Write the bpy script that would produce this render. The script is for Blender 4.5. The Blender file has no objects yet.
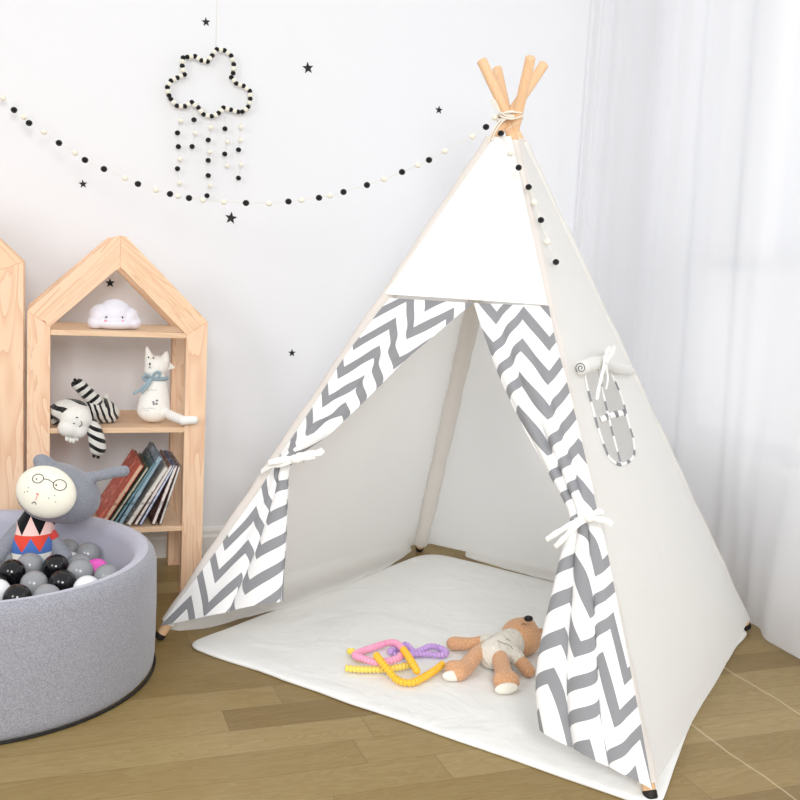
import bpy, bmesh, math, random
from math import sin, cos, pi, radians, sqrt
from mathutils import Vector as V, Matrix, noise
from mathutils.geometry import delaunay_2d_cdt
random.seed(4)
scene = bpy.context.scene
COL = scene.collection

# ------------------------------------------------------------------ camera
FPX, YAW, PITCH, ROLL, CH = 973.99, 0.3593, 0.1305, 0.0524, 0.9543
cf = V((sin(YAW)*cos(PITCH), cos(YAW)*cos(PITCH), -sin(PITCH)))
cr = V((cos(YAW), -sin(YAW), 0)); cu = cr.cross(cf)
cr2 = cr*cos(ROLL)+cu*sin(ROLL); cu2 = -cr*sin(ROLL)+cu*cos(ROLL)
CO = V((0, 0, CH))
camd = bpy.data.cameras.new('camera'); cam = bpy.data.objects.new('camera', camd); COL.objects.link(cam)
camd.sensor_width = 36; camd.lens = FPX/800*36; camd.clip_start = .05; camd.clip_end = 60
m = Matrix((cr2, cu2, -cf)).transposed().to_4x4(); m.translation = CO; cam.matrix_world = m
scene.camera = cam

def ray(u, v): return cr2*((u-400)/FPX)+cu2*(-(v-400)/FPX)+cf
def at_axis(u, v, ax, val):
    d = ray(u, v); return CO+d*((val-CO[ax])/d[ax])
def at_y(u, v, y): return at_axis(u, v, 1, y)
def at_z(u, v, z): return at_axis(u, v, 2, z)
def at_x(u, v, x): return at_axis(u, v, 0, x)
def at_plane(u, v, p, n, off=0):
    d = ray(u, v); return CO+d*(((p-CO).dot(n)+off)/d.dot(n))
def at_near(u, v, p):
    d = ray(u, v); return CO+d*((p-CO).dot(d)/d.dot(d))

# ------------------------------------------------------------------ objects
def base_of(o):
    s = V((0, 0, 0))
    while o is not None: s += o.location; o = o.parent
    return s
def tag(o, label=None, cat=None, group=None, kind=None):
    if label: o['label'] = label
    if cat: o['category'] = cat
    if group: o['group'] = group
    if kind: o['kind'] = kind
    return o
def thing(name, loc, label, cat, group=None):
    o = bpy.data.objects.new(name, None); COL.objects.link(o); o.location = loc
    o.empty_display_size = .05
    return tag(o, label, cat, group)
def finish(name, me, mat, parent=None, smooth=True, origin=None):
    o = bpy.data.objects.new(name, me); COL.objects.link(o)
    if parent is not None:
        o.parent = parent; me.transform(Matrix.Translation(-base_of(parent)))
    elif origin is not None:
        me.transform(Matrix.Translation(-V(origin))); o.location = origin
    if mat: me.materials.append(mat)
    if smooth:
        for p in me.polygons: p.use_smooth = True
    return o
def obj(name, bm, mat, parent=None, smooth=True, origin=None, fix=True):
    if fix: bmesh.ops.recalc_face_normals(bm, faces=bm.faces[:])
    me = bpy.data.meshes.new(name); bm.to_mesh(me); bm.free()
    return finish(name, me, mat, parent, smooth, origin)
def auto(o, ang=40):
    me = o.data
    for e in me.edges: pass
    bm = bmesh.new(); bm.from_mesh(me)
    for e in bm.edges:
        if len(e.link_faces) == 2 and e.calc_face_angle(0) > radians(ang): e.smooth = False
    bm.to_mesh(me); bm.free(); return o

# ------------------------------------------------------------------ shapes
def box(bm, lo, hi, bev=0.0, mat=None):
    r = bmesh.ops.create_cube(bm, size=1)
    lo, hi = V(lo), V(hi); c = (lo+hi)/2; s = hi-lo
    vs = r['verts']
    for v in vs: v.co = V((v.co.x*s.x, v.co.y*s.y, v.co.z*s.z))+c
    if bev:
        es = list({e for v in vs for e in v.link_edges})
        r2 = bmesh.ops.bevel(bm, geom=es, offset=bev, segments=2, affect='EDGES', profile=.5)
    return bm
def boxm(bm, M, size, bev=0.0):
    r = bmesh.ops.create_cube(bm, size=1); vs = r['verts']
    for v in vs: v.co = M @ V((v.co.x*size[0], v.co.y*size[1], v.co.z*size[2]))
    if bev:
        es = list({e for v in vs for e in v.link_edges})
        bmesh.ops.bevel(bm, geom=es, offset=bev, segments=2, affect='EDGES', profile=.5)
def ball(bm, c, r, seg=16, ring=10, M=None):
    q = bmesh.ops.create_uvsphere(bm, u_segments=seg, v_segments=ring, radius=1)
    if not hasattr(r, '__len__'): r = (r, r, r)
    for v in q['verts']:
        p = V((v.co.x*r[0], v.co.y*r[1], v.co.z*r[2]))
        if M is not None: p = M @ p
        v.co = p+V(c)
def catmull(pts, n=8, closed=False):
    P = [V(p) for p in pts]; out = []
    N = len(P)
    rng = range(N) if closed else range(N-1)
    for i in rng:
        if closed: p0, p1, p2, p3 = P[(i-1) % N], P[i], P[(i+1) % N], P[(i+2) % N]
        else: p0, p1, p2, p3 = P[max(i-1, 0)], P[i], P[i+1], P[min(i+2, N-1)]
        for k in range(n):
            t = k/n
            out.append(.5*((2*p1)+(p2-p0)*t+(2*p0-5*p1+4*p2-p3)*t*t+(3*p1-p0-3*p2+p3)*t**3))
    if not closed: out.append(P[-1].copy())
    return out
def frames(P, up=V((0, 0, 1))):
    out = []; n = len(P); nrm = None
    for i in range(n):
        t = (P[min(i+1, n-1)]-P[max(i-1, 0)]).normalized()
        if nrm is None:
            a = up if abs(t.dot(up)) < .95 else V((1, 0, 0))
            nrm = (a-t*a.dot(t)).normalized()
        else:
            nrm = nrm-t*nrm.dot(t)
            nrm = nrm.normalized() if nrm.length > 1e-6 else V((1, 0, 0))
        out.append((t, nrm, t.cross(nrm)))
    return out
def tube(bm, P, r, seg=10, closed=False, flat=1.0, up=V((0, 0, 1)), cap=True):
    """sweep; r number or list; flat squeezes along the frame normal"""
    P = [V(p) for p in P]; n = len(P)
    F = frames(P, up); rings = []
    for i, p in enumerate(P):
        rr = r[i] if hasattr(r, '__len__') else r
        t, a, b = F[i]
        rings.append([bm.verts.new(p+a*(rr*flat*cos(2*pi*k/seg))+b*(rr*sin(2*pi*k/seg))) for k in range(seg)])
    for i in range(n-1 if not closed else n):
        A, B = rings[i], rings[(i+1) % n]
        for k in range(seg): bm.faces.new((A[k], A[(k+1) % seg], B[(k+1) % seg], B[k]))
    if cap and not closed:
        bm.faces.new(rings[0][::-1]); bm.faces.new(rings[-1])
    return rings
def rod(bm, a, b, r0, r1=None, seg=16, round_=0.0, n=2):
    a, b = V(a), V(b); r1 = r0 if r1 is None else r1
    L = (b-a).length; d = (b-a)/L; P = []; R = []
    if round_:
        for k in range(4): f = k/4; P.append(a+d*round_*(1-cos(f*pi/2))); R.append(r0*(.35+.65*sin(f*pi/2)))
    for k in range(n+1):
        f = k/n; P.append(a+d*(round_+(L-2*round_)*f)); R.append(r0+(r1-r0)*f)
    if round_:
        for k in range(1, 5): f = k/4; P.append(b-d*round_*(1-sin(f*pi/2))); R.append(r1*(.35+.65*cos(f*pi/2)))
    tube(bm, P, R, seg)
def prism(bm, pts, n, d):
    """extrude planar polygon pts by vector n*d"""
    f = bm.faces.new([bm.verts.new(p) for p in pts])
    r = bmesh.ops.extrude_face_region(bm, geom=[f])
    vs = [g for g in r['geom'] if isinstance(g, bmesh.types.BMVert)]
    for v in vs: v.co += V(n)*d
def add_bevel(o, w, seg=2, ang=35):
    md = o.modifiers.new('bevel', 'BEVEL'); md.width = w; md.segments = seg; md.limit_method = 'ANGLE'; md.angle_limit = radians(ang)
    return o
def blob(bm, chain):
    """a chain of (point, radius): overlapping balls, melted together later by remesh"""
    for i in range(len(chain)-1):
        a, ra = V(chain[i][0]), chain[i][1]; b, rb = V(chain[i+1][0]), chain[i+1][1]
        n = max(1, int((b-a).length/(min(ra, rb)*.22)))
        for k in range(n+1):
            t = k/n; ball(bm, a.lerp(b, t), ra+(rb-ra)*t, 14, 9)
def melt(o, vox=.003, it=4, fac=.5):
    md = o.modifiers.new('remesh', 'REMESH'); md.mode = 'VOXEL'; md.voxel_size = vox; md.use_smooth_shade = True
    s = o.modifiers.new('smooth', 'SMOOTH'); s.iterations = it; s.factor = fac
    return o

# ------------------------------------------------------------------ materials
def lin(c):
    return tuple(((x/255/12.92) if x/255 <= .04045 else ((x/255+.055)/1.055)**2.4) for x in c)+(1,)
class N:
    def __init__(s, name):
        s.m = bpy.data.materials.new(name); s.m.use_nodes = True; s.t = s.m.node_tree
        s.b = s.t.nodes['Principled BSDF']; s.out = s.t.nodes['Material Output']
    def n(s, ty, **kw):
        o = s.t.nodes.new(ty)
        for k, v in kw.items():
            if k in o.inputs: s.put(o.inputs[k], v)
            else: setattr(o, k, v)
        return o
    def put(s, inp, v):
        if isinstance(v, bpy.types.NodeSocket): s.t.links.new(v, inp)
        else: inp.default_value = v
    def math(s, op, a, b=None, c=None):
        o = s.t.nodes.new('ShaderNodeMath'); o.operation = op
        s.put(o.inputs[0], a)
        if b is not None: s.put(o.inputs[1], b)
        if c is not None: s.put(o.inputs[2], c)
        return o.outputs[0]
    def mix(s, f, a, b, mode='MIX'):
        o = s.t.nodes.new('ShaderNodeMix'); o.data_type = 'RGBA'; o.blend_type = mode
        s.put(o.inputs[0], f); s.put(o.inputs[6], a); s.put(o.inputs[7], b); return o.outputs[2]
    def co(s, kind='Object', scale=(1, 1, 1), rot=(0, 0, 0)):
        t = s.t.nodes.new('ShaderNodeTexCoord'); mp = s.t.nodes.new('ShaderNodeMapping')
        mp.inputs['Scale'].default_value = scale; mp.inputs['Rotation'].default_value = rot
        s.t.links.new(t.outputs[kind], mp.inputs['Vector']); return mp.outputs[0]
    def noise(s, vec, scale, detail=3, rough=.5, dist=0):
        o = s.t.nodes.new('ShaderNodeTexNoise'); s.put(o.inputs['Vector'], vec)
        o.inputs['Scale'].default_value = scale; o.inputs['Detail'].default_value = detail
        o.inputs['Roughness'].default_value = rough; o.inputs['Distortion'].default_value = dist
        return o.outputs['Fac']
    def ramp(s, f, stops):
        o = s.t.nodes.new('ShaderNodeValToRGB'); e = o.color_ramp.elements
        while len(e) < len(stops): e.new(.5)
        for i, (p, c) in enumerate(stops): e[i].position = p; e[i].color = c
        s.put(o.inputs[0], f); return o.outputs[0]
    def bump(s, h, strength=.3, dist=.01, normal=None):
        o = s.t.nodes.new('ShaderNodeBump'); o.inputs['Strength'].default_value = strength; o.inputs['Distance'].default_value = dist
        s.put(o.inputs['Height'], h)
        if normal is not None: s.put(o.inputs['Normal'], normal)
        s.t.links.new(o.outputs[0], s.b.inputs['Normal']); return o.outputs[0]
    def done(s, rough=.6, color=None, spec=.5, sheen=0, metal=0):
        if color is not None: s.put(s.b.inputs['Base Color'], color)
        s.put(s.b.inputs['Roughness'], rough); s.b.inputs['Specular IOR Level'].default_value = spec
        s.b.inputs['Sheen Weight'].default_value = sheen; s.b.inputs['Metallic'].default_value = metal
        return s.m
    def translucent(s, fac, color, nrm=None, transp=0.0):
        tr = s.t.nodes.new('ShaderNodeBsdfTranslucent'); s.put(tr.inputs[0], color)
        mx = s.t.nodes.new('ShaderNodeMixShader'); mx.inputs[0].default_value = fac
        s.t.links.new(s.b.outputs[0], mx.inputs[1]); s.t.links.new(tr.outputs[0], mx.inputs[2])
        o = mx.outputs[0]
        if transp:
            tp = s.t.nodes.new('ShaderNodeBsdfTransparent'); m2 = s.t.nodes.new('ShaderNodeMixShader')
            s.put(m2.inputs[0], transp); s.t.links.new(o, m2.inputs[1]); s.t.links.new(tp.outputs[0], m2.inputs[2]); o = m2.outputs[0]
        s.t.links.new(o, s.out.inputs[0])

def cloth_mat(name, rgb, fine=.25, weave=900, crease=.25, crease_scale=5, trans=0.0, rough=.85, spec=.2, sheen=.1, speck=0):
    k = N(name); c = k.co()
    f = k.noise(c, weave, 2); w = k.noise(c, crease_scale, 4, .55, .6)
    col = lin(rgb)
    if speck:
        d = lin([max(0, x-speck) for x in rgb]); l = lin([min(255, x+speck) for x in rgb])
        col = k.ramp(k.noise(c, 330, 3, .7), [(.35, d), (.65, l)])
    b1 = k.bump(f, fine, .001); k.bump(w, crease, .03, b1)
    k.done(rough, col, spec, sheen)
    if trans: k.translucent(trans, col)
    return k.m
def plain(name, rgb, rough=.6, spec=.4, sheen=0):
    k = N(name); c = k.co(); f = k.noise(c, 220, 2)
    k.bump(f, .08, .001); k.done(rough, lin(rgb), spec, sheen); return k.m
def felt(name, rgb, speck=12, scale=420, strength=.6, rough=.95):
    k = N(name); c = k.co(); f = k.noise(c, scale, 3, .7)
    d = lin([max(0, x-speck) for x in rgb]); l = lin([min(255, x+speck) for x in rgb])
    col = k.ramp(f, [(.3, d), (.7, l)]); k.bump(f, strength, .002); k.done(rough, col, .15, .3); return k.m
def wood_mat(name, rgb, rot=(0, 0, 0), dark=38, knots=True, stretch=.09, rings=26):
    """grain runs along local z before rot"""
    k = N(name); c = k.co('Object', (1, 1, stretch), rot) if False else None
    t = k.t.nodes.new('ShaderNodeTexCoord'); r = k.t.nodes.new('ShaderNodeMapping'); r.inputs['Rotation'].default_value = rot
    s = k.t.nodes.new('ShaderNodeMapping'); s.inputs['Scale'].default_value = (1, 1, stretch)
    k.t.links.new(t.outputs['Object'], r.inputs['Vector']); k.t.links.new(r.outputs[0], s.inputs['Vector'])
    v = s.outputs[0]
    big = k.noise(v, 11, 3, .5, 1.2)
    ringv = k.math('FRACT', k.math('MULTIPLY', big, rings*.55))
    ringv = k.math('POWER', ringv, 2.2)
    fine = k.noise(v, 260, 3, .6)
    base = lin(rgb); dk = lin((rgb[0]-dark*.55, rgb[1]-dark, rgb[2]-dark*1.15))
    col = k.mix(k.math('MULTIPLY', ringv, .55), base, dk)
    col = k.mix(k.math('MULTIPLY', fine, .3), col, lin((rgb[0]-14, rgb[1]-26, rgb[2]-34)))
    if knots:
        vo = k.t.nodes.new('ShaderNodeTexVoronoi'); vo.inputs['Scale'].default_value = 6.5
        s2 = k.t.nodes.new('ShaderNodeMapping'); s2.inputs['Scale'].default_value = (1, 1, .7)
        k.t.links.new(r.outputs[0], s2.inputs['Vector']); k.t.links.new(s2.outputs[0], vo.inputs['Vector'])
        kn = k.math('LESS_THAN', vo.outputs['Distance'], .055)
        col = k.mix(k.math('MULTIPLY', kn, .75), col, lin((190, 118, 74)))
    k.bump(fine, .12, .001)
    k.done(.55, col, .3); return k.m

M = {}
M['canvas'] = cloth_mat('canvas_white', (251, 251, 249), crease=.22, crease_scale=4.5, trans=.40)
M['yoke'] = cloth_mat('canvas_yoke', (250, 250, 248), crease=.08, trans=.1)
M['tie'] = cloth_mat('tie_white', (250, 249, 245), crease=.1)
M['mat'] = cloth_mat('mat_cotton', (242, 242, 239), crease=.5, crease_scale=6)
M['bead_black'] = felt('felt_black', (26, 26, 28), 8)
M['bead_cream'] = felt('felt_cream', (246, 243, 228), 8)
M['string'] = plain('string_cream', (236, 230, 218), .9)
M['pine_up'] = wood_mat('pine_upright', (245, 213, 183), dark=58)
M['pine_left'] = wood_mat('pine_left_slope', (245, 213, 183), (0, radians(-43), 0), 58)
M['pine_right'] = wood_mat('pine_right_slope', (243, 211, 178), (0, radians(45), 0), 62)
M['pine_flat'] = wood_mat('pine_board', (234, 204, 172), (0, radians(90), 0), knots=False)
M['dowel'] = wood_mat('beech_dowel', (238, 200, 160), dark=20, knots=False)
M['black'] = plain('black_vinyl', (22, 22, 26), .6)
M['thread'] = plain('dark_thread', (52, 50, 54), .9)
M['rubber'] = plain('black_rubber', (30, 26, 24), .6)

def chevron_mat(name, light, dark, trans=.06):
    k = N(name)
    uv = k.t.nodes.new('ShaderNodeUVMap'); sp = k.t.nodes.new('ShaderNodeSeparateXYZ'); k.t.links.new(uv.outputs[0], sp.inputs[0])
    P, S, A = .142, .080, .085
    u = k.math('PINGPONG', k.math('ADD', sp.outputs[0], 10*P), P/2)
    z = k.math('MULTIPLY', u, A/(P/2))
    w = k.math('ADD', k.math('ADD', sp.outputs[1], z), 20*S)
    fr = k.math('FRACT', k.math('DIVIDE', w, S))
    g = k.math('GREATER_THAN', fr, .575)
    col = k.mix(g, lin(light), lin(dark))
    c = k.co(); f = k.noise(c, 900, 2); b1 = k.bump(f, .2, .001); k.bump(k.noise(c, 9, 3), .12, .02, b1)
    k.done(.85, col, .2, .1); k.translucent(trans, col); return k.m
M['chevron'] = chevron_mat('chevron_cotton', (250, 250, 250), (149, 150, 154))

# floor planks
def floor_mat():
    k = N('plank_floor'); t = k.t.nodes.new('ShaderNodeTexCoord'); sp = k.t.nodes.new('ShaderNodeSeparateXYZ'); k.t.links.new(t.outputs['Object'], sp.inputs[0])
    x, y = sp.outputs[0], sp.outputs[1]
    W, L = .098, 1.22
    ry = k.math('DIVIDE', k.math('ADD', y, 10-FLOOR_Y0), W); row = k.math('FLOOR', ry); fy = k.math('FRACT', ry)
    wn = k.t.nodes.new('ShaderNodeTexWhiteNoise'); wn.noise_dimensions = '1D'; k.put(wn.inputs['W'], row)
    rx = k.math('ADD', k.math('DIVIDE', x, L), k.math('MULTIPLY', wn.outputs[0], 7)); cx = k.math('FLOOR', rx); fx = k.math('FRACT', rx)
    cmb = k.t.nodes.new('ShaderNodeCombineXYZ'); k.put(cmb.inputs[0], row); k.put(cmb.inputs[1], cx)
    w2 = k.t.nodes.new('ShaderNodeTexWhiteNoise'); w2.noise_dimensions = '3D'; k.put(w2.inputs['Vector'], cmb.outputs[0])
    # grain
    off = k.t.nodes.new('ShaderNodeVectorMath'); off.operation = 'SCALE'; k.put(off.inputs[0], w2.outputs['Color']); off.inputs['Scale'].default_value = 30
    ad = k.t.nodes.new('ShaderNodeVectorMath'); ad.operation = 'ADD'; k.put(ad.inputs[0], t.outputs['Object']); k.put(ad.inputs[1], off.outputs[0])
    mp = k.t.nodes.new('ShaderNodeMapping'); mp.inputs['Scale'].default_value = (.16, 1, 1); k.put(mp.inputs['Vector'], ad.outputs[0])
    g1 = k.noise(mp.outputs[0], 16, 4, .6, 1.4); g2 = k.noise(mp.outputs[0], 120, 3, .7)
    rings = k.math('FRACT', k.math('MULTIPLY', g1, 9))
    base = k.ramp(w2.outputs['Value'], [(0, lin((140, 118, 72))), (.5, lin((156, 135, 88))), (1, lin((172, 153, 108)))])
    dk = k.mix(1.0, base, lin((222, 205, 172)), 'MULTIPLY')
    col = k.mix(k.math('MULTIPLY', rings, .55), base, dk)
    col = k.mix(k.math('MULTIPLY', g2, .45), col, k.mix(1.0, col, lin((196, 180, 148)), 'MULTIPLY'))
    # gaps
    ey = k.math('LESS_THAN', k.math('MINIMUM', fy, k.math('SUBTRACT', 1, fy)), .012)
    ex = k.math('LESS_THAN', k.math('MINIMUM', fx, k.math('SUBTRACT', 1, fx)), .0012)
    e = k.math('MAXIMUM', ey, ex)
    col = k.mix(k.math('MULTIPLY', e, .45), col, lin((110, 88, 56)))
    # two thin pale lines that run across the planks on the right
    for xx in PALE_LINES:
        d = k.math('ABSOLUTE', k.math('SUBTRACT', k.math('ADD', x, k.math('MULTIPLY', k.noise(t.outputs['Object'], 5, 2), .03)), xx+.015))
        msk = k.math('MULTIPLY', k.math('LESS_THAN', d, .0022), k.math('LESS_THAN', y, 2.05))
        col = k.mix(k.math('MULTIPLY', msk, .6), col, lin((214, 192, 160)))
    k.bump(k.math('ADD', g2, k.math('MULTIPLY', e, -2)), .08, .002)
    return k.done(k.math('ADD', .3, k.math('MULTIPLY', g2, .15)), col, .4)
FLOOR_Y0 = at_z(155, 763.5, 0).y
PALE_LINES = [at_z(740, 760, 0).x, at_z(766, 693, 0).x]

def wall_mat(name, rgb):
    k = N(name); c = k.co(); k.bump(k.noise(c, 180, 3, .6), .05, .002); return k.done(.85, lin(rgb), .2)
M['wall'] = wall_mat('wall_paint', (235, 236, 239)); M['trim'] = wall_mat('trim_paint', (232, 231, 228))
M['floor'] = floor_mat()

# ------------------------------------------------------------------ room
YW, XW = 3.1277, 2.16
def structure(name, bm, mat, smooth=False, parent=None):
    o = obj(name, bm, mat, parent, smooth)
    if parent is None: o['kind'] = 'structure'
    return o
bm = bmesh.new(); box(bm, (-3, -1.6, -.05), (XW+.1, YW+.1, 0)); structure('floor', bm, M['floor'])
bm = bmesh.new(); box(bm, (-3, YW, 0), (XW+.1, YW+.1, 2.7)); structure('wall_back', bm, M['wall'])
# right wall with a window opening
wy0, wy1, wz0, wz1 = .35, 2.95, .42, 2.35
bm = bmesh.new()
box(bm, (XW, -1.6, 0), (XW+.1, YW, wz0)); box(bm, (XW, -1.6, wz1), (XW+.1, YW, 2.7))
box(bm, (XW, -1.6, wz0), (XW+.1, wy0, wz1)); box(bm, (XW, wy1, wz0), (XW+.1, YW, wz1))
structure('wall_right', bm, M['wall'])
def skirting(name, a, b, n):
    prof = [(0, 0), (.014, 0), (.014, .062), (.010, .070), (.010, .082), (.005, .092), (0, .094)]
    bm = bmesh.new(); a, b, n = V(a), V(b), V(n)
    prism(bm, [a+n*p+V((0, 0, q)) for p, q in prof], (b-a).normalized(), (b-a).length); structure(name, bm, M['trim'])
skirting('baseboard_back', (-3, YW, 0), (XW, YW, 0), (0, -1, 0))
skirting('baseboard_right', (XW, -1.6, 0), (XW, YW-.014, 0), (-1, 0, 0))
# window
win = tag(bpy.data.objects.new('window_1', None), kind='structure'); COL.objects.link(win); win.location = (XW+.05, (wy0+wy1)/2, wz0)
k = N('window_frame_grey'); M['frame'] = k.done(.5, lin((176, 184, 196)), .4)
bm = bmesh.new()
for y0, y1, z0, z1 in ((wy0, wy0+.05, wz0, wz1), (wy1-.05, wy1, wz0, wz1), (wy0+.05, wy1-.05, wz0, wz0+.05), (wy0+.05, wy1-.05, wz1-.05, wz1)):
    box(bm, (XW+.03, y0, z0), (XW+.08, y1, z1), .003)
tz = at_x(778, 265, XW).z; ty = at_x(778, 240, XW).y
box(bm, (XW+.03, wy0+.05, tz-.02), (XW+.08, wy1-.05, tz+.02), .003)
for yy in (ty, ty-.75): box(bm, (XW+.03, yy-.045, tz+.02), (XW+.08, yy+.045, wz1-.05), .003)
obj('window_frame', bm, M['frame'], win, False)
k = N('window_glass'); k.b.inputs['Transmission Weight'].default_value = 1; k.b.inputs['IOR'].default_value = 1.02; M['glass'] = k.done(.02, (1, 1, 1, 1), .3)
bm = bmesh.new(); box(bm, (XW+.053, wy0+.05, wz0+.05), (XW+.057, wy1-.05, wz1-.05)); obj('glass_pane', bm, M['glass'], win, False)
bm = bmesh.new(); box(bm, (XW-.03, wy0-.04, wz0-.03), (XW+.03, wy1+.04, wz0), .004); obj('window_sill', bm, M['trim'], win, False)

# ------------------------------------------------------------------ curtain
def curtain():
    k = N('sheer_voile'); c = k.co()
    k.bump(k.noise(c, 500, 2), .15, .001); k.done(.8, lin((247, 247, 249)), .1)
    k.translucent(.5, lin((249, 249, 251)), transp=.10); M['sheer'] = k.m
    ct = thing('curtain', (2.0, 2.3, 0), 'sheer white floor length curtain in soft folds beside the play tent', 'curtain')
    bm = bmesh.new(); NU, NV = 560, 46
    top = [V((1.79, 3.085, 0)), V((1.87, 3.06, 0)), V((1.97, 3.0, 0)), V((2.02, 2.8, 0)), V((2.03, 2.5, 0)), V((2.02, 2.1, 0)), V((2.01, 1.6, 0)), V((2.0, 1.1, 0)), V((2.0, .4, 0))]
    bot = [V((1.78, 3.07, 0)), V((1.86, 3.04, 0)), V((1.93, 2.9, 0)), V((1.98, 2.7, 0)), V((1.958, 2.32, 0)), V((1.868, 2.02, 0)), V((1.89, 1.55, 0)), V((1.9, 1.1, 0)), V((1.92, .4, 0))]
    T = catmull(top, 70); B = catmull(bot, 70); NU = len(T)
    grid = []
    for j in range(NV):
        f = j/(NV-1); z = 2.55*(1-f)+.012
        row = []
        g = f**2.2
        for i in range(NU):
            s = i/(NU-1)
            p = T[i].lerp(B[i], g)
            t = (T[min(i+1, NU-1)]-T[max(i-1, 0)]).normalized(); n = V((t.y, -t.x, 0))
            ph = s*2*pi*9+1.4*sin(s*15)+.4*sin(s*33+2)+.5*sin(f*2.3+s*7)
            A = (.018+.013*sin(s*31+1))*(1-.25*f)*min(1, .45+s*1.6)
            dd = A*sin(ph)+.0035*sin(ph*2.3+f*4)
            if f > .8: dd += (f-.8)*5*(.028*noise.noise(V((s*26, f*5, 0)))+.014)
            q = p-n*dd*1.0
            q.z = z+(.012*noise.noise(V((s*20, 1, 4))) if f > .97 else 0)
            q.x = min(q.x, XW-.02); q.y = min(q.y, YW-.012)
            row.append(bm.verts.new(q))
        grid.append(row)
    for j in range(NV-1):
        for i in range(NU-1): bm.faces.new((grid[j][i], grid[j][i+1], grid[j+1][i+1], grid[j+1][i]))
    obj('curtain_fabric', bm, M['sheer'], ct)
    bm = bmesh.new(); rod(bm, (2.0, .3, 2.58), (2.0, 3.09, 2.58), .012); obj('curtain_rod', bm, M['trim'], ct)
curtain()

# ------------------------------------------------------------------ play tent
FL, FR, BR, BL = V((.285, 2.415, 0)), V((1.074, 1.416, 0)), V((1.891, 2.133, 0)), V((1.240, 3.038, 0))
AP = V((1.088, 2.230, 1.334))
CEN = (FL+FR+BR+BL)/4
def face_n(a, b):
    n = (b-a).cross(AP-a).normalized()
    return n if n.dot(a-CEN) > 0 else -n
NF, NR, NB, NL = face_n(FL, FR), face_n(FR, BR), face_n(BR, BL), face_n(BL, FL)
tent = thing('play_tent', (CEN.x, CEN.y, 0), 'white canvas play teepee with grey chevron door flaps tied open', 'tent')
# poles
feet = {'fl': FL, 'fr': FR, 'br': BR, 'bl': BL}
tops = {'fl': (545, 63), 'fr': (497, 68), 'br': (481, 59), 'bl': (531, 56)}
sh = {'fl': V((.004, .010, 0)), 'fr': V((0, .012, 0)), 'br': V((-.004, -.012, 0)), 'bl': V((.004, -.014, 0))}
ptop = {}
for kx, f in feet.items():
    ext = AP+(AP-f)*.125
    ptop[kx] = at_near(*tops[kx], ext)
    bm = bmesh.new(); rod(bm, f+(ptop[kx]-f).normalized()*.016, ptop[kx], .0125, .0125, 18, .006, 3)
    p = obj('pole', bm, M['dowel'], tent)
    bm = bmesh.new(); d = (ptop[kx]-f).normalized(); rod(bm, f+d*.006, f+d*.024, .0136, .0136, 16, .003); obj('rubber_foot', bm, M['rubber'], p)
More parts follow.
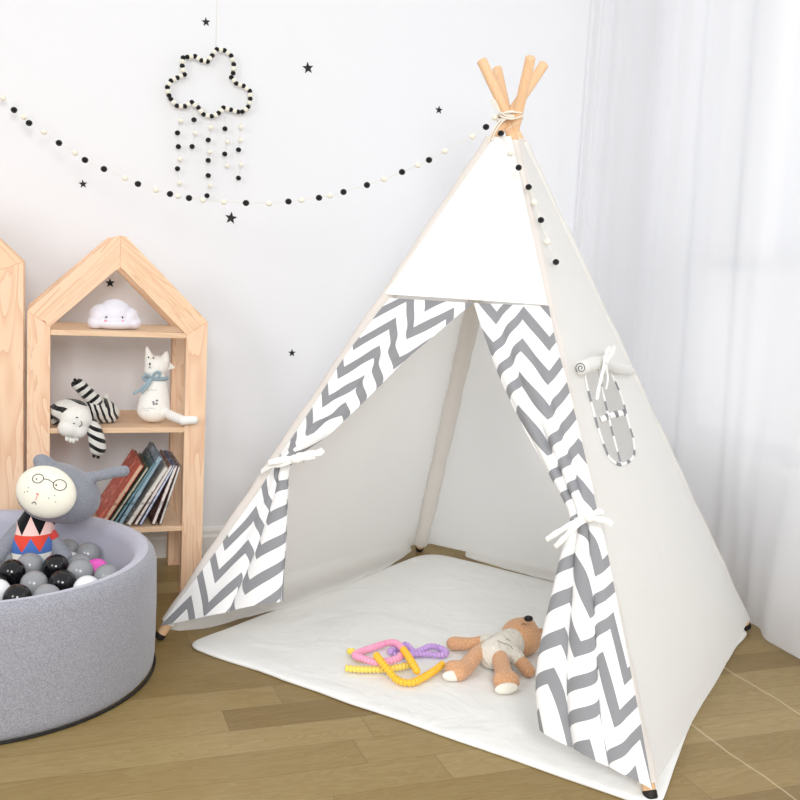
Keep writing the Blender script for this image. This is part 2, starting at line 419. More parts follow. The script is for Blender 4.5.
# cloth panels: a triangle between two poles, truncated at the top, slightly bellied
def panel(name, a, b, n, mat, belly, hole=None, lift=.012, top=.966, z0=.0, off=.014, step=.04, holes_out=None, sag=None):
    ex = (b-a).normalized(); ey = n.cross(ex); ey = ey if ey.z > 0 else -ey
    def to2(p): d = p-a; return (d.dot(ex), d.dot(ey))
    A2, B2, T2 = to2(a), to2(b), to2(AP)
    L2 = (A2[0]+(T2[0]-A2[0])*top, A2[1]+(T2[1]-A2[1])*top); R2 = (B2[0]+(T2[0]-B2[0])*top, B2[1]+(T2[1]-B2[1])*top)
    lo = lift/ey.z
    def edge(P, Q, y): f = (y-P[1])/(Q[1]-P[1]); return P[0]+(Q[0]-P[0])*f
    ys = []; y = lo
    H = min(L2[1], R2[1])
    nrow = int((H-lo)/step)
    pts = []; ring_l = []; ring_r = []; bottom = []; topr = []
    for j in range(nrow+1):
        fj = j/nrow
        y = lo+(H-lo)*fj
        x0, x1 = edge(A2, T2, y), edge(B2, T2, y)
        nx = max(2, int((x1-x0)/step))
        for i in range(nx+1):
            pts.append((x0+(x1-x0)*i/nx, y)); idx = len(pts)-1
            if i == 0: ring_l.append(idx)
            if i == nx: ring_r.append(idx)
            if j == 0: bottom.append(idx)
            if j == nrow: topr.append(idx)
    loop = bottom+ring_r[1:]+topr[::-1][1:]+ring_l[::-1][1:-1]
    edges = [(loop[i], loop[(i+1) % len(loop)]) for i in range(len(loop))]
    hl = None
    if hole:
        h2 = [to2(p) for p in hole]; hc = (sum(p[0] for p in h2)/len(h2), sum(p[1] for p in h2)/len(h2))
        def inside(p, g=1.0):
            c = False; m_ = len(h2)
            for i in range(m_):
                x1_, y1_ = h2[i]; x2_, y2_ = h2[(i+1) % m_]
                x1_ = hc[0]+(x1_-hc[0])*g; x2_ = hc[0]+(x2_-hc[0])*g; y1_ = hc[1]+(y1_-hc[1])*g; y2_ = hc[1]+(y2_-hc[1])*g
                if (y1_ > p[1]) != (y2_ > p[1]) and p[0] < (x2_-x1_)*(p[1]-y1_)/(y2_-y1_)+x1_: c = not c
            return c
        keep = [i for i in range(len(pts)) if i in set(loop) or not inside(pts[i], 1.12)]
        mp = {o_: n_ for n_, o_ in enumerate(keep)}; pts = [pts[i] for i in keep]
        edges = [(mp[p], mp[q]) for p, q in edges]
        s0 = len(pts); pts += h2; edges += [(s0+i, s0+(i+1) % len(h2)) for i in range(len(h2))]
    vs, es, fs, _, _, _ = delaunay_2d_cdt([V(p) for p in pts], edges, [], 1, 1e-6)
    bm = bmesh.new(); bv = []
    def lift3(x, y):
        x0, x1 = edge(A2, T2, y), edge(B2, T2, y)
        w = (x1-x0); u = min(1, max(0, (x-x0)/w)) if w > 1e-6 else .5
        d = off+belly*4*u*(1-u)*sin(pi*min(1, max(0, y/H))**.7)*w + .004*noise.noise(V((x*6, y*4, belly*50)))*4*u*(1-u)
        p = a+ex*x+ey*y+n*d
        return p
    for v in vs: bv.append(bm.verts.new(lift3(v.x, v.y)))
    for f in fs:
        c_ = (sum(vs[i].x for i in f)/3, sum(vs[i].y for i in f)/3)
        if hole and inside(c_): continue
        try: bm.faces.new([bv[i] for i in f])
        except ValueError: pass
    bmesh.ops.delete(bm, geom=[v for v in bm.verts if not v.link_faces], context='VERTS')
    o = obj(name, bm, mat, tent)
    return o, lift3, to2
def skirt(a, b, n, depth, z_top=.055, bias=1.0, name='skirt_hem'):
    bm = bmesh.new(); g = []; NS = 60; NP = 12
    for i in range(NS+1):
        t = i/NS; w_ = depth*sin(pi*t**bias)**.55*(1+.18*noise.noise(V((t*9, depth*30, 0))))
        q = a.lerp(b, t); r_ = []
        for k_ in range(NP+1):
            f = k_/NP; h = z_top*(1-f)**2+MT+.0022; inn = w_*f**1.6
            h += .0025*noise.noise(V((t*22, f*3, depth*9)))*f
            base = q+n*(.012-(z_top*(1-f)**2)*0)+(AP-q)*((z_top*(1-f)**2)/AP.z)
            r_.append(bm.verts.new(V((base.x-n.x*inn, base.y-n.y*inn, max(h, .004)))))
        g.append(r_)
    for i in range(NS):
        for k_ in range(NP): bm.faces.new((g[i][k_], g[i+1][k_], g[i+1][k_+1], g[i][k_+1]))
    obj(name, bm, M['canvas'], tent)
MT = .0148
skirt(FL.lerp(BL, .03), FL.lerp(BL, .97), NL, .115, bias=.75)
skirt(BL.lerp(BR, .16), BL.lerp(BR, .97), NB, .05)
# window oval on the right side panel (points traced on the panel's own plane)
oval_px = [(586, 382), (586, 372), (596, 365), (606, 368), (613, 378), (622, 399), (628, 422), (633.5, 442), (633, 457), (622, 464.5), (611, 460), (604.5, 447), (597, 425), (590.5, 400)]
side_r, lift_r, to2_r = panel('side_panel', FR, BR, NR, M['canvas'], .030, None, lift=.028)
bpy.data.objects.remove(side_r)
panel('side_panel', BL, FL, NL, M['canvas'], .012, lift=.02)
panel('back_panel', BR, BL, NB, M['canvas'], .012, lift=.03)
def on_right(u, v, o=.004):
    p = at_plane(u, v, FR, NR, .014)
    for _ in range(4):
        x, y = to2_r(p); s = lift_r(x, y); p = at_plane(u, v, s, NR, 0)
    return at_plane(u, v, s+NR*o, NR, 0)
panel('side_panel', FR, BR, NR, M['canvas'], .030, catmull([on_right(u, v, 0) for u, v in oval_px], 4, True), lift=.028)
# yoke: the white top of the front panel, down to the flaps
def front(u, v, o=0): return at_plane(u, v, FL, NF, .014+o)
zy = (front(474, 303)).z
fy = 1-zy/AP.z
def on_edge(a, f): return a+(AP-a)*f
def yoke():
    bm = bmesh.new(); NUx, NVy = 14, 22; g = []
    fb = zy/AP.z
    for j in range(NVy+1):
        f = fb+(.966-fb)*j/NVy; p, q = on_edge(FL, f), on_edge(FR, f); r = []
        for i in range(NUx+1):
            u = -.02+1.03*i/NUx; r.append(bm.verts.new(p.lerp(q, u)+NF*(.0175+.003*sin(pi*min(1, max(0, u)))*(1-j/NVy)+.0015*noise.noise(V((u*6, j*.4, 3))))))
        g.append(r)
    for j in range(NVy):
        for i in range(NUx): bm.faces.new((g[j][i], g[j][i+1], g[j+1][i+1], g[j+1][i]))
    obj('yoke_panel', bm, M['yoke'], tent)
    bm = bmesh.new()   # stitched hem of the yoke
    tube(bm, [v for v in [on_edge(FL, fb).lerp(on_edge(FR, fb), i/20)+NF*(.0185+.003*sin(pi*i/20)) for i in range(21)]], .0012, 8, flat=.5); obj('hem', bm, M['yoke'], tent)
yoke()
# sleeves that carry the poles
def sleeve(kx, f0, f1, r=.019):
    f = feet[kx]; e = (ptop[kx]-f).normalized()*(AP-f).length+f
    bm = bmesh.new(); P = []; R = []
    for i in range(31):
        t = f0+(f1-f0)*i/30; P.append(f+(e-f)*t); R.append(r+.0012*sin(i*2.1)+.001*sin(i*5.3))
    tube(bm, P, R, 16, cap=False); obj('pole_sleeve', bm, M['canvas'], tent)
sleeve('fl', .035, .962, .0195); sleeve('fr', .022, .962, .0195); sleeve('br', .022, .962, .019); sleeve('bl', .028, .962, .024)
# clear tip sleeve on the front left pole
# flaps
CP_, CS_, CA_ = .142, .080, .085
EXF = (FR-FL).normalized(); EYF = NF.cross(EXF); EYF = EYF if EYF.z > 0 else -EYF
def flap(name, rows, n, waves, phase, grow, tie_row, edge_left, seed, spread, kup, klow, pivpx, valley):
    """rows: (left px, right px); s=0 at the pole edge, 1 at the free edge"""
    piv = front(*pivpx); q0 = front(*valley)-piv; th = radians(kup); X, Y = q0.dot(EXF), q0.dot(EYF)
    du = CP_/2-(X*cos(th)-Y*sin(th)); dv = .79*CS_-CA_-(X*sin(th)+Y*cos(th))
    bm = bmesh.new(); uvl = bm.loops.layers.uv.new('UVMap')
    Lp = catmull([front(*r[0]) for r in rows], 8); Rp = catmull([front(*r[1]) for r in rows], 8)
    K = len(Lp); S = 150; grid = []; uvs = []
    vd = 0; VV = []
    for j in range(K):
        if j: vd += ((Lp[j]-Lp[j-1]).length+(Rp[j]-Rp[j-1]).length)/2
        VV.append(vd)
    tr = tie_row*8
    w0 = (Rp[0]-Lp[0]).length
    for j in range(K):
        a, b = (Lp[j], Rp[j]) if edge_left else (Rp[j], Lp[j])
        w = (b-a).length
        rest = w*spread+.03
        ex = (b-a).normalized()
        tied = math.exp(-((j-tr)/5.0)**2)
        fr = min(1, j/14.0)            # flat near the yoke
        slack = .9
        row = []
        for i in range(S+1):
            s = i/S
            g = min(1, max(0, (s-grow[0])/(grow[1]-grow[0]))); g = g*g*(3-2*g)
            ph = 2*pi*waves*(s+.02*sin(j*.17+seed))+phase+.35*sin(j*.11+seed)
            low = min(1, max(0, (j-tr*.55)/(tr*.5)))
            Bx = min(.11, .07*slack)*g*fr*(.35+.65*low)
            Dn = (min(.030, .013*slack)*(1-.35*tied))*g*fr
            xx = s+Bx*sin(ph)-Bx*sin(phase)*0
            dd = Dn*(1+cos(ph))*.8*(.6+.4*low)+.004*fr+.010*tied*sin(pi*s)+.0025*noise.noise(V((s*5, j*.12, seed)))
            p = a+ex*(xx*w)+n*(dd+.008*min(1, j/5))
            if j > K-9: p.z = max(p.z, .014)
            row.append(bm.verts.new(p)); 
        grid.append(row)
        lowf = min(1, max(0, (j-tr)/16)); lowf = lowf*lowf*(3-2*lowf)
        th = radians(kup+(klow-kup)*lowf); mlt = 1.08+(spread-1.08)*lowf; row_uv = []
        for s_ in range(S+1):
            q = a+ex*(s_/S*w*mlt)-piv; X, Y = q.dot(EXF), q.dot(EYF)
            row_uv.append((X*cos(th)-Y*sin(th)+du, X*sin(th)+Y*cos(th)+dv))
        uvs.append(row_uv)
    for j in range(K-1):
        for i in range(S):
            f = bm.faces.new((grid[j][i], grid[j][i+1], grid[j+1][i+1], grid[j+1][i]))
            for lp, (jj, ii) in zip(f.loops, ((j, i), (j, i+1), (j+1, i+1), (j+1, i))): lp[uvl].uv = uvs[jj][ii]
    return obj(name, bm, M['chevron'], tent, fix=False)
rowsL = [((390, 298), (474, 303)), ((371, 326), (440, 336)), ((350, 354), (404, 368)), ((328, 388), (366, 405)), ((306, 422), (332, 438)),
         ((281, 459), (298, 463)), ((260, 494), (294, 498)), ((236, 528), (294, 533)), ((207, 568), (295, 566)), ((164, 626), (297, 600))]
rowsR = [((474, 303), (549, 306)), ((489, 343), (558, 345)), ((506, 388), (570, 388)), ((527, 432), (581, 432)), ((551, 476), (591, 474)),
         ((573, 520), (600, 516)), ((564, 556), (609, 552)), ((554, 600), (621, 614)), ((545, 642), (632, 670)), ((542, 688), (643, 726)), ((546, 732), (654, 789))]
flap('door_flap', rowsL, NF, 2.6, .6, (.25, .6), 5, True, 1.0, 1.12, 16, -2, (290, 461), (433, 307))
flap('door_flap', rowsR, NF, 3.1, 2.2, (.12, .45), 5, False, 4.0, 1.5, -11, 12, (586, 518), (493, 319))
# ties
def ribbon(parent, name, paths, width, mat, up, flat=.22, taper=False):
    bm = bmesh.new()
    for P in paths:
        C_ = catmull(P, 7); n_ = len(C_)
        R = [width*(1 if not taper else .75+.25*sin(pi*i/(n_-1)))*(1+.12*sin(i*.9)) for i in range(n_)]
        tube(bm, C_, R, 10, flat=flat, up=up)
    return obj(name, bm, mat, parent)
def fo(u, v, o): return front(u, v, o)
ribbon(tent, 'tie_strap', [[fo(284, 456, .01), fo(286, 459, .04), fo(293, 460, .06), fo(300, 459, .04), fo(302, 461, .01)],
    [fo(296, 458, .06), fo(285, 463, .07), fo(270, 466, .06), fo(261, 472, .05)], [fo(296, 459, .06), fo(282, 460, .075), fo(268, 463, .07)],
    [fo(296, 457, .06), fo(308, 454, .07), fo(318, 453, .06), fo(323, 450, .05)], [fo(296, 460, .06), fo(306, 457, .07), fo(315, 456, .06)]], .0085, M['tie'], NF)
bm = bmesh.new(); ball(bm, fo(295, 459, .064), (.013, .010, .011)); obj('knot', bm, M['tie'], tent)
ribbon(tent, 'tie_strap', [[fo(571, 521, .005), fo(576, 520, .035), fo(586, 517, .055), fo(597, 514, .035), fo(603, 512, .005)],
    [fo(588, 517, .05), fo(574, 523, .065), fo(558, 532, .06), fo(546, 540, .05)], [fo(588, 518, .05), fo(576, 526, .065), fo(564, 538, .06), fo(555, 547, .05)],
    [fo(588, 517, .05), fo(598, 519, .065), fo(607, 521, .06), fo(612, 525, .05)], [fo(588, 517, .05), fo(597, 512, .065), fo(603, 511, .05)]], .0062, M['tie'], NF)
bm = bmesh.new(); ball(bm, fo(590, 518, .058), (.011, .009, .010)); obj('knot', bm, M['tie'], tent)
# window trim, cross strips, rolled flap, bow
def strip_mat():
    k = N('chevron_binding'); uv = k.t.nodes.new('ShaderNodeUVMap'); sp = k.t.nodes.new('ShaderNodeSeparateXYZ'); k.t.links.new(uv.outputs[0], sp.inputs[0])
    f = k.math('FRACT', k.math('DIVIDE', sp.outputs[0], .062)); g = k.math('GREATER_THAN', k.math('ADD', f, k.math('MULTIPLY', sp.outputs[1], 6.)), .60)
    k.done(.85, k.mix(g, lin((248, 248, 246)), lin((142, 143, 147))), .2); return k.m
M['binding'] = strip_mat()
def strip(name, P, half, mat, parent, closed=False, side=None, n=None, bulge=.002):
    bm = bmesh.new(); uvl = bm.loops.layers.uv.new('UVMap'); rings = []; L = 0; Ls = []
    for i, p in enumerate(P):
        if i: L += (P[i]-P[i-1]).length
        Ls.append(L)
        t = (P[(i+1) % len(P)]-P[i-1]).normalized() if closed else (P[min(i+1, len(P)-1)]-P[max(0, i-1)]).normalized()
        s = n.cross(t).normalized()
        rings.append([bm.verts.new(p+s*(half*a)+n*(bulge*b)) for a, b in ((-1, 0), (-.8, 1), (0, 1.3), (.8, 1), (1, 0), (0, -.3))])
    m_ = len(P)
    for i in range(m_ if closed else m_-1):
        A, B = rings[i], rings[(i+1) % m_]; la = Ls[i]; lb = Ls[i+1] if i+1 < m_ else L+(P[0]-P[-1]).length
        for k_ in range(6):
            f = bm.faces.new((A[k_], A[(k_+1) % 6], B[(k_+1) % 6], B[k_]))
            w = [-half, -.8*half, 0, .8*half, half, 0]
            for lp, uvv in zip(f.loops, ((la, w[k_]), (la, w[(k_+1) % 6]), (lb, w[(k_+1) % 6]), (lb, w[k_]))): lp[uvl].uv = uvv
    return obj(name, bm, mat, parent)
ring = catmull([on_right(u, v, .001) for u, v in oval_px], 5, True)
wtr = strip('window_trim', ring, .0042, M['binding'], tent, True, n=NR)
strip('window_strip', catmull([on_right(u, v, -.001) for u, v in ((597, 364), (603, 394), (611, 428), (621, 465))], 6), .0045, M['binding'], tent, n=NR)
strip('window_strip', catmull([on_right(u, v, -.001) for u, v in ((600, 420), (613, 415), (627, 412))], 6), .008, M['binding'], tent, n=NR)
rp = catmull([on_right(581, 368, .016), on_right(592, 364, .018), on_right(604, 363, .017), on_right(616, 368, .016), on_right(631, 371, .013)], 5)
bm = bmesh.new(); tube(bm, rp, [.0155*(1 if i < 11 else 1-.3*(i-10)/10)+.0008*sin(i*1.7) for i in range(len(rp))], 18); roll = obj('rolled_window_cover', bm, M['canvas'], tent)
rd = (rp[0]-rp[1]).normalized(); ra = NR.cross(rd).normalized(); rb_ = rd.cross(ra)
bm = bmesh.new(); tube(bm, [rp[0]+rd*.001+(ra*cos(t*.5)+rb_*sin(t*.5))*(.002+.00095*t*.5) for t in range(0, 24)], .0008, 6); obj('roll_spiral', bm, M['thread'], roll)
ribbon(tent, 'window_tie', [[on_right(606, 352, .01), on_right(604, 360, .036), on_right(605, 368, .036), on_right(604, 376, .012)],
    [on_right(606, 362, .037), on_right(611, 355, .04), on_right(615, 347, .034)], [on_right(605, 362, .037), on_right(607, 352, .042), on_right(611, 348, .036)],
    [on_right(605, 364, .037), on_right(602, 376, .034), on_right(599, 388, .022), on_right(597, 400, .014)], [on_right(606, 364, .037), on_right(608, 378, .03), on_right(606, 390, .02)]], .0066, M['tie'], NR)
# rope that lashes the poles
bm = bmesh.new()
axis = V((0, 0, 1)); c0 = AP+V((0, 0, .012))
loopP = []
for i in range(64):
    t = i/64*2*pi*3; loopP.append(c0+V((.030*cos(t), .026*sin(t), -.010+.020*i/64+.004*sin(t*1.5))))
tube(bm, loopP, .0036, 8)
A0 = at_near(503, 116, AP-cf*.035)
def nr(u, v, d=.035): return at_near(u, v, AP-cf*d)
for P in ([nr(508, 117), nr(500, 112), nr(493, 104), nr(491, 99), nr(495, 101), nr(500, 112)], [nr(508, 118), nr(500, 121), nr(493, 131), nr(488, 143, .03), nr(487, 151, .02)], [nr(508, 118), nr(502, 122), nr(495, 132), nr(492, 141)],
          [nr(500, 116), nr(511, 119, .04), nr(523, 116, .03)], [nr(503, 113), nr(512, 112, .04), nr(522, 113, .03)]):
    tube(bm, catmull(P, 6), .0021, 8)
obj('lashing_rope', bm, M['string'], tent)

# ------------------------------------------------------------------ floor mat
def mat_():
    cs = [V((.345, 2.352, 0)), V((1.065, 1.385, 0)), V((1.878, 2.115, 0)), V((1.262, 3.0, 0))]
    rad = [.05, .05, .04, .10]
    out = []
    for i in range(4):
        p, c, n_ = cs[i-1], cs[i], cs[(i+1) % 4]; a = (p-c).normalized(); b = (n_-c).normalized(); r = rad[i]
        for k in range(9):
            t = k/8; out.append(((c+a*r)*(1-t)**2)+(c*2*t*(1-t))+((c+b*r)*t*t))
        # subdivide the straight edge
        s0 = c+b*r; nr_ = rad[(i+1) % 4]; s1 = n_-b*nr_
        for k in range(1, 24): out.append(s0.lerp(s1, k/24)+V((0, 0, 0))+ (V((b.y, -b.x, 0))*(.006*noise.noise(V((k*.35, i*7, 0)))+(-.022*sin(pi*k/24) if i == 1 else 0)) ))
    H = .020; c2 = sum(out, V())/len(out)
    bm = bmesh.new(); prof = [(0, .001), (.004, .0), (0, .006), (0, .012), (.002, .017), (.008, .0195), (.020, .0205), (.035, .019)]
    prof = [(.005, .0005), (.001, .003), (.0, .006), (.002, .0085), (.007, .0105), (.014, .0115), (.022, .0118)]
    rings = []
    m_ = len(out)
    for ins, z in prof:
        r = []
        for i, p in enumerate(out):
            d = (c2-p).normalized(); r.append(bm.verts.new(p+d*ins+V((0, 0, z))))
        rings.append(r)
    for A, B in zip(rings, rings[1:]):
        for i in range(m_): bm.faces.new((A[i], A[(i+1) % m_], B[(i+1) % m_], B[i]))
    # top surface as rings to the centre with gentle creases
    last = rings[-1]; NR_ = 40
    for q in range(1, NR_):
        f = q/NR_; r = []
        for i, p in enumerate(out):
            d = (c2-p); b_ = p+d.normalized()*.022; pp = b_.lerp(c2, f)
            z = .0118+.0008*min(1, f*6)+.0018*noise.noise(V((pp.x*7+pp.y*3, pp.y*5-pp.x*2, 0)))+0.0030*max(0, noise.noise(V((pp.x*3+pp.y*14, pp.y*3, 3))))*min(1, f*8)
            r.append(bm.verts.new(V((pp.x, pp.y, z))))
        for i in range(m_): bm.faces.new((last[i], last[(i+1) % m_], r[(i+1) % m_], r[i]))
        last = r
    bm.faces.new(last); bm.faces.new(rings[0][::-1])
    o = obj('floor_mat', bm, M['mat'], None, origin=(c2.x, c2.y, 0))
    tag(o, 'white padded cotton mat with rounded corners spread under the play tent', 'mat')
mat_()

# ------------------------------------------------------------------ bookshelves
def house_shelf(x0, x1, zl, zr, za, xa, w, y0, D, boards, name_label, cut=.03, y_th=.036, th=.018, wl=None):
    t = thing('house_bookshelf', ((x0+x1)/2, y0+D/2, 0), name_label, 'bookshelf', None)
    kl = (za-zl)/(xa-x0); kr = (za-zr)/(x1-xa)
    al, ar = math.atan(kl), math.atan(kr)
    il, ir = x0+w, x1-w
    # inner roof lines: offset by w perpendicular
    wl = wl or w
    def lo(x): return zl+kl*(x-x0)-wl/cos(al)
    def ro(x): return zr+kr*(x1-x)-wl/cos(ar)
    # inner apex
    xi = ((zr+kr*x1-wl/cos(ar))-(zl-kl*x0-wl/cos(al)))/(kl+kr); zi = lo(xi)
    for yy in (y0, y0+D-y_th):
        for (pts, nm, mt) in (([(x0, 0), (il, 0), (il, lo(il)), (x0, zl)], 'post', 'pine_up'), ([(ir, 0), (x1, 0), (x1, zr), (ir, ro(ir))], 'post', 'pine_up'),
              ([(x0, zl), (il, lo(il)), (xi-.012, lo(xi-.012)), (xi, zi-.004), (xa, za-.012), (xa-cut*.45, za-.012-.002), (xa-cut, zl+kl*(xa-cut-x0))], 'roof_beam', 'pine_left'),
              ([(x1, zr), (xa+cut, zr+kr*(x1-xa-cut)), (xa+cut*.45, za-.014), (xa, za-.012), (xi, zi-.004), (xi+.012, ro(xi+.012)), (ir, ro(ir))], 'roof_beam', 'pine_right')):
            bm = bmesh.new(); prism(bm, [V((p[0], yy, p[1])) for p in pts], (0, 1, 0), y_th)
            add_bevel(obj(nm, bm, M[mt], t, False), .0015)
    for i, z in enumerate(boards):
        bm = bmesh.new(); box(bm, (x0+.012 if 0 else il-.0, y0+.002, z-th*.8), (ir, y0+D-.002, z), .001)
        o = obj('shelf_board', bm, M['pine_flat'], t, False)
    return t
YS = 2.729; DS = .333
pl = at_y(27, 311, YS); pr_ = at_y(208, 322, YS); pa = at_y(121, 234, YS)
Z1, Z2, Z3 = at_y(100, 331, YS).z, at_y(110, 428, YS).z, at_y(160, 527, YS).z
house_shelf(pl.x, pr_.x, pl.z, pr_.z, pa.z+.008, pa.x, .058, YS, DS, [Z1, Z2, Z3], 'pine house shaped bookshelf with three boards of toys and books', wl=.068)
pe = at_y(23.6, 262, YS-.0)
house_shelf(pe.x-.50, pe.x, pe.z, pe.z, pe.z+.235, pe.x-.25, .078, YS-.003, DS, [.99, .66, .33], 'taller pine house shaped bookshelf cut off by the left picture edge')
# plywood layer line on the board fronts is in the wood itself

# ------------------------------------------------------------------ wall decor
def star(u, v, rpx, label, rot=0.0):
    p = at_y(u, v, YW-.001); r = rpx*(p-CO).dot(cf)/FPX
    bm = bmesh.new(); pts = []
    for i in range(10):
        a = pi/2+i*pi/5+rot; q = r if i % 2 == 0 else r*.42; pts.append(p+V((q*cos(a), 0, q*sin(a))))
    prism(bm, [q+V((0, .001, 0)) for q in pts], (0, -1, 0), .0014)
    tag(obj('star_sticker', bm, M['black'], None, False, origin=p), label, 'wall sticker', 'black star wall stickers')
for a in ((206, 22, 4.6, 'small black star sticker on the wall above the hanging cloud', .1), (308, 68, 6, 'black star sticker on the wall right of the hanging cloud, highest of the large ones', .15),
          (439, 110, 4.2, 'tiny black star sticker on the wall between the garland and the pole tops', 0), (83, 184, 4.4, 'small black star sticker on the wall under the left end of the garland', .1),
          (231, 218, 6.4, 'black star sticker on the wall just below the lowest point of the garland', -.1), (292, 353, 4, 'small black star sticker low on the wall left of the tent', 0),
          (110, 283, 5.0, 'black star sticker on the wall seen through the bookshelf gable', .05)): star(*a)

def px_r(p, rpx): return rpx*(p-CO).dot(cf)/FPX
def bead_obj(name, p, r, mat, parent, sq=.93):
    bm = bmesh.new(); ball(bm, p, (r, r, r*sq), 18, 12)
    for v in bm.verts:
        d = (v.co-p); v.co = p+d*(1+.05*noise.noise(v.co*90))
    return obj(name, bm, M[mat], parent)
def cloud_hanging():
    YC = YW-.03
    t = thing('cloud_wall_hanging', at_y(208, 120, YC), 'black and cream pompom cloud with strings of falling pompom rain on the wall', 'wall decoration')
    S_ = [(205, 165), (235, 160), (292, 155), (338, 185), (382, 193), (415, 150), (450, 105), (505, 112), (553, 150), (572, 213), (568, 278), (555, 308), (590, 352), (643, 370), (688, 407), (692, 464), (677, 522), (635, 558), (605, 558), (552, 543), (498, 528), (463, 567), (412, 590), (353, 577), (315, 528), (268, 488), (217, 518), (160, 515), (115, 465), (102, 440), (90, 380), (117, 332), (163, 310), (215, 287), (198, 225)]
    P = [at_y(155+x/7.27, 35+y/7.27, YC) for x, y in S_]; n = len(P)
    ctr = sum(P, V())/n
    bm = bmesh.new(); tube(bm, catmull(P, 3, True), .0022, 8, closed=True); ringo = obj('cloud_ring', bm, M['string'], t)
    for i in range(n):
        bead_obj('black_bead', P[i], .0077, 'bead_black', t)
        q = P[(i+1) % n]
        if (q-P[i]).length > .0165: bead_obj('cream_bead', (P[i]+q)/2+((P[i]+q)/2-ctr).normalized()*.0008, .0082, 'bead_cream', t)
    def w(x, y): return at_y(160+x/8, 110+y/8, YC)
    strs = [((150, -30), [(168, 85, 0), (140, 183, 1), (147, 293, 1), (160, 392, 0), (140, 470, 1), (157, 583, 0)]), ((262, -20), [(272, 78, 1), (285, 185, 0), (257, 292, 1)]),
            ((398, 60), [(410, 140, 0), (386, 240, 1), (395, 335, 0), (386, 403, 1), (386, 524, 1), (402, 605, 0), (376, 685, 1)]), ((525, 0), [(520, 150, 1), (540, 253, 0), (518, 352, 1), (540, 445, 0)]),
            ((640, 20), [(648, 135, 0), (645, 240, 0), (628, 318, 1), (650, 437, 0), (628, 544, 1)])]
    for st, bs in strs:
        bm = bmesh.new(); tube(bm, [w(*st)]+[w(x, y) for x, y, _ in bs], .0005, 6); obj('rain_string', bm, M['string'], t)
        for x, y, b in bs: bead_obj('black_pompom' if b else 'cream_pompom', w(x, y), .0083 if b else .0078, 'bead_black' if b else 'bead_cream', t)
    bm = bmesh.new(); tube(bm, [at_y(216, 0, YW-.01)+V((0, 0, .25)), at_y(216, 50, YC)], .0006, 6); obj('hanging_thread', bm, M['string'], t)
cloud_hanging()
def garland():
    A = V((at_y(-20, 84, YW-.02).x, YW-.02, 0)); B = V((AP.x-.02, AP.y, 0)); d = (B-A).normalized(); n = V((d.y, -d.x, 0))
    t = thing('pompom_garland', at_plane(225, 200, A, n), 'long garland of black and cream pompoms draped from the wall to the tent top', 'garland')
    L = [(-14, 84, 0), (3, 98, 0), (14, 110, 1), (24, 117, 0), (29, 123, 1), (44, 132, 0), (59, 143, 1), (75, 153, 0), (85, 160, 1), (104, 169, 1), (125, 178, 0), (138, 184, 1), (156, 190, 0), (170, 194, 1), (178, 196, 0), (189, 198, 1), (203, 200, 0), (224, 202, 0), (246, 203, 1), (269, 203.5, 0), (288.5, 201.5, 1), (301.5, 200, 0), (319, 197.7, 1), (330, 195.6, 0), (343.5, 192, 1), (367, 185, 1), (384, 179, 0), (402, 172, 1), (418, 165, 0), (429, 160, 1), (445, 151, 0), (472.5, 136.5, 0), (486, 127, 1), (495, 117.5, 0)]
    pts = [(at_plane(u, v, A, n), b, u) for u, v, b in L]
    pts.append((at_near(513, 108, AP+V((.02, .02, 0))+cf*.02), 1, 0))
    rest = [(at_near(500, 135.5, on_edge(FL, .93))-cf*.02, 1, 0)]
    for u, v, b in ((511, 152.6, 0),): rest.append((front(u, v, .018), b, 0))
    for u, v, b in ((518.6, 167.6, 1), (528.6, 187, 1), (534.4, 202.6, 0), (541, 220, 1), (547.4, 242, 0), (556, 262, 1)): rest.append((on_right(u, v, .012), b, 0))
    bm = bmesh.new(); tube(bm, [p for p, _, _ in pts], .0006, 6); tube(bm, [p for p, _, _ in rest], .0007, 6); tube(bm, [pts[-1][0], AP+V((.03, .0, .0))-cf*.03, rest[0][0]], .0007, 6)
    obj('string', bm, M['string'], t)
    for p, b, _ in pts+rest: bead_obj('black_pompom' if b else 'cream_pompom', p, px_r(p, 3.3 if b else 3.1), 'bead_black' if b else 'bead_cream', t)
garland()

# ------------------------------------------------------------------ ball pit
PC = V((-.125, 2.325, 0)); PR = .392; PH = .282
def pit():
    M['felt_grey'] = felt('jersey_grey', (152, 153, 162), 22, 330, .35)
    M['felt_in'] = felt('jersey_light', (186, 186, 200), 7, 330, .2)
    t = thing('ball_pit', PC, 'round soft foam ball pit covered in grey jersey', 'ball pit')
    def lathe(prof, mat, nm):
        bm = bmesh.new(); S = 128; R = []
        for k in range(S):
            a = 2*pi*k/S; R.append([bm.verts.new(PC+V((r*cos(a), r*sin(a), z))) for r, z in prof])
        for k in range(S):
            A, B = R[k], R[(k+1) % S]
            for i in range(len(prof)-1): bm.faces.new((A[i], B[i], B[i+1], A[i+1]))
        return obj(nm, bm, mat, t)
    PI_ = PR-.052
    lathe([(PR-.02, .001), (PR-.008, .004), (PR-.002, .012), (PR, .03), (PR+.002, .15), (PR, PH-.03), (PR-.004, PH-.014), (PR-.012, PH-.004), (PR-.02, PH)], M['felt_grey'], 'outer_wall')
    lathe([(PR-.02, PH), (PR-.03, PH+.0008), (PR-.04, PH-.003), (PI_+.002, PH-.014), (PI_, PH-.03), (PI_, .04), (PI_-.01, .03), (.001, .03)], M['felt_in'], 'inner_lining')
    bm = bmesh.new()
    for k in range(1): tube(bm, [PC+V(((PR+.0005)*cos(a*2*pi/96), (PR+.0005)*sin(a*2*pi/96), 0.004)) for a in range(96)], .0028, 8, closed=True)
    obj('base_shadow_ring', bm, M['black'], t)  # black ring stands in for the dark shadow where the pit meets the floor
    return PI_
PI_ = pit()
def gloss(name, rgb, rough=.12):
    k = N(name); return k.done(rough, lin(rgb), .5)
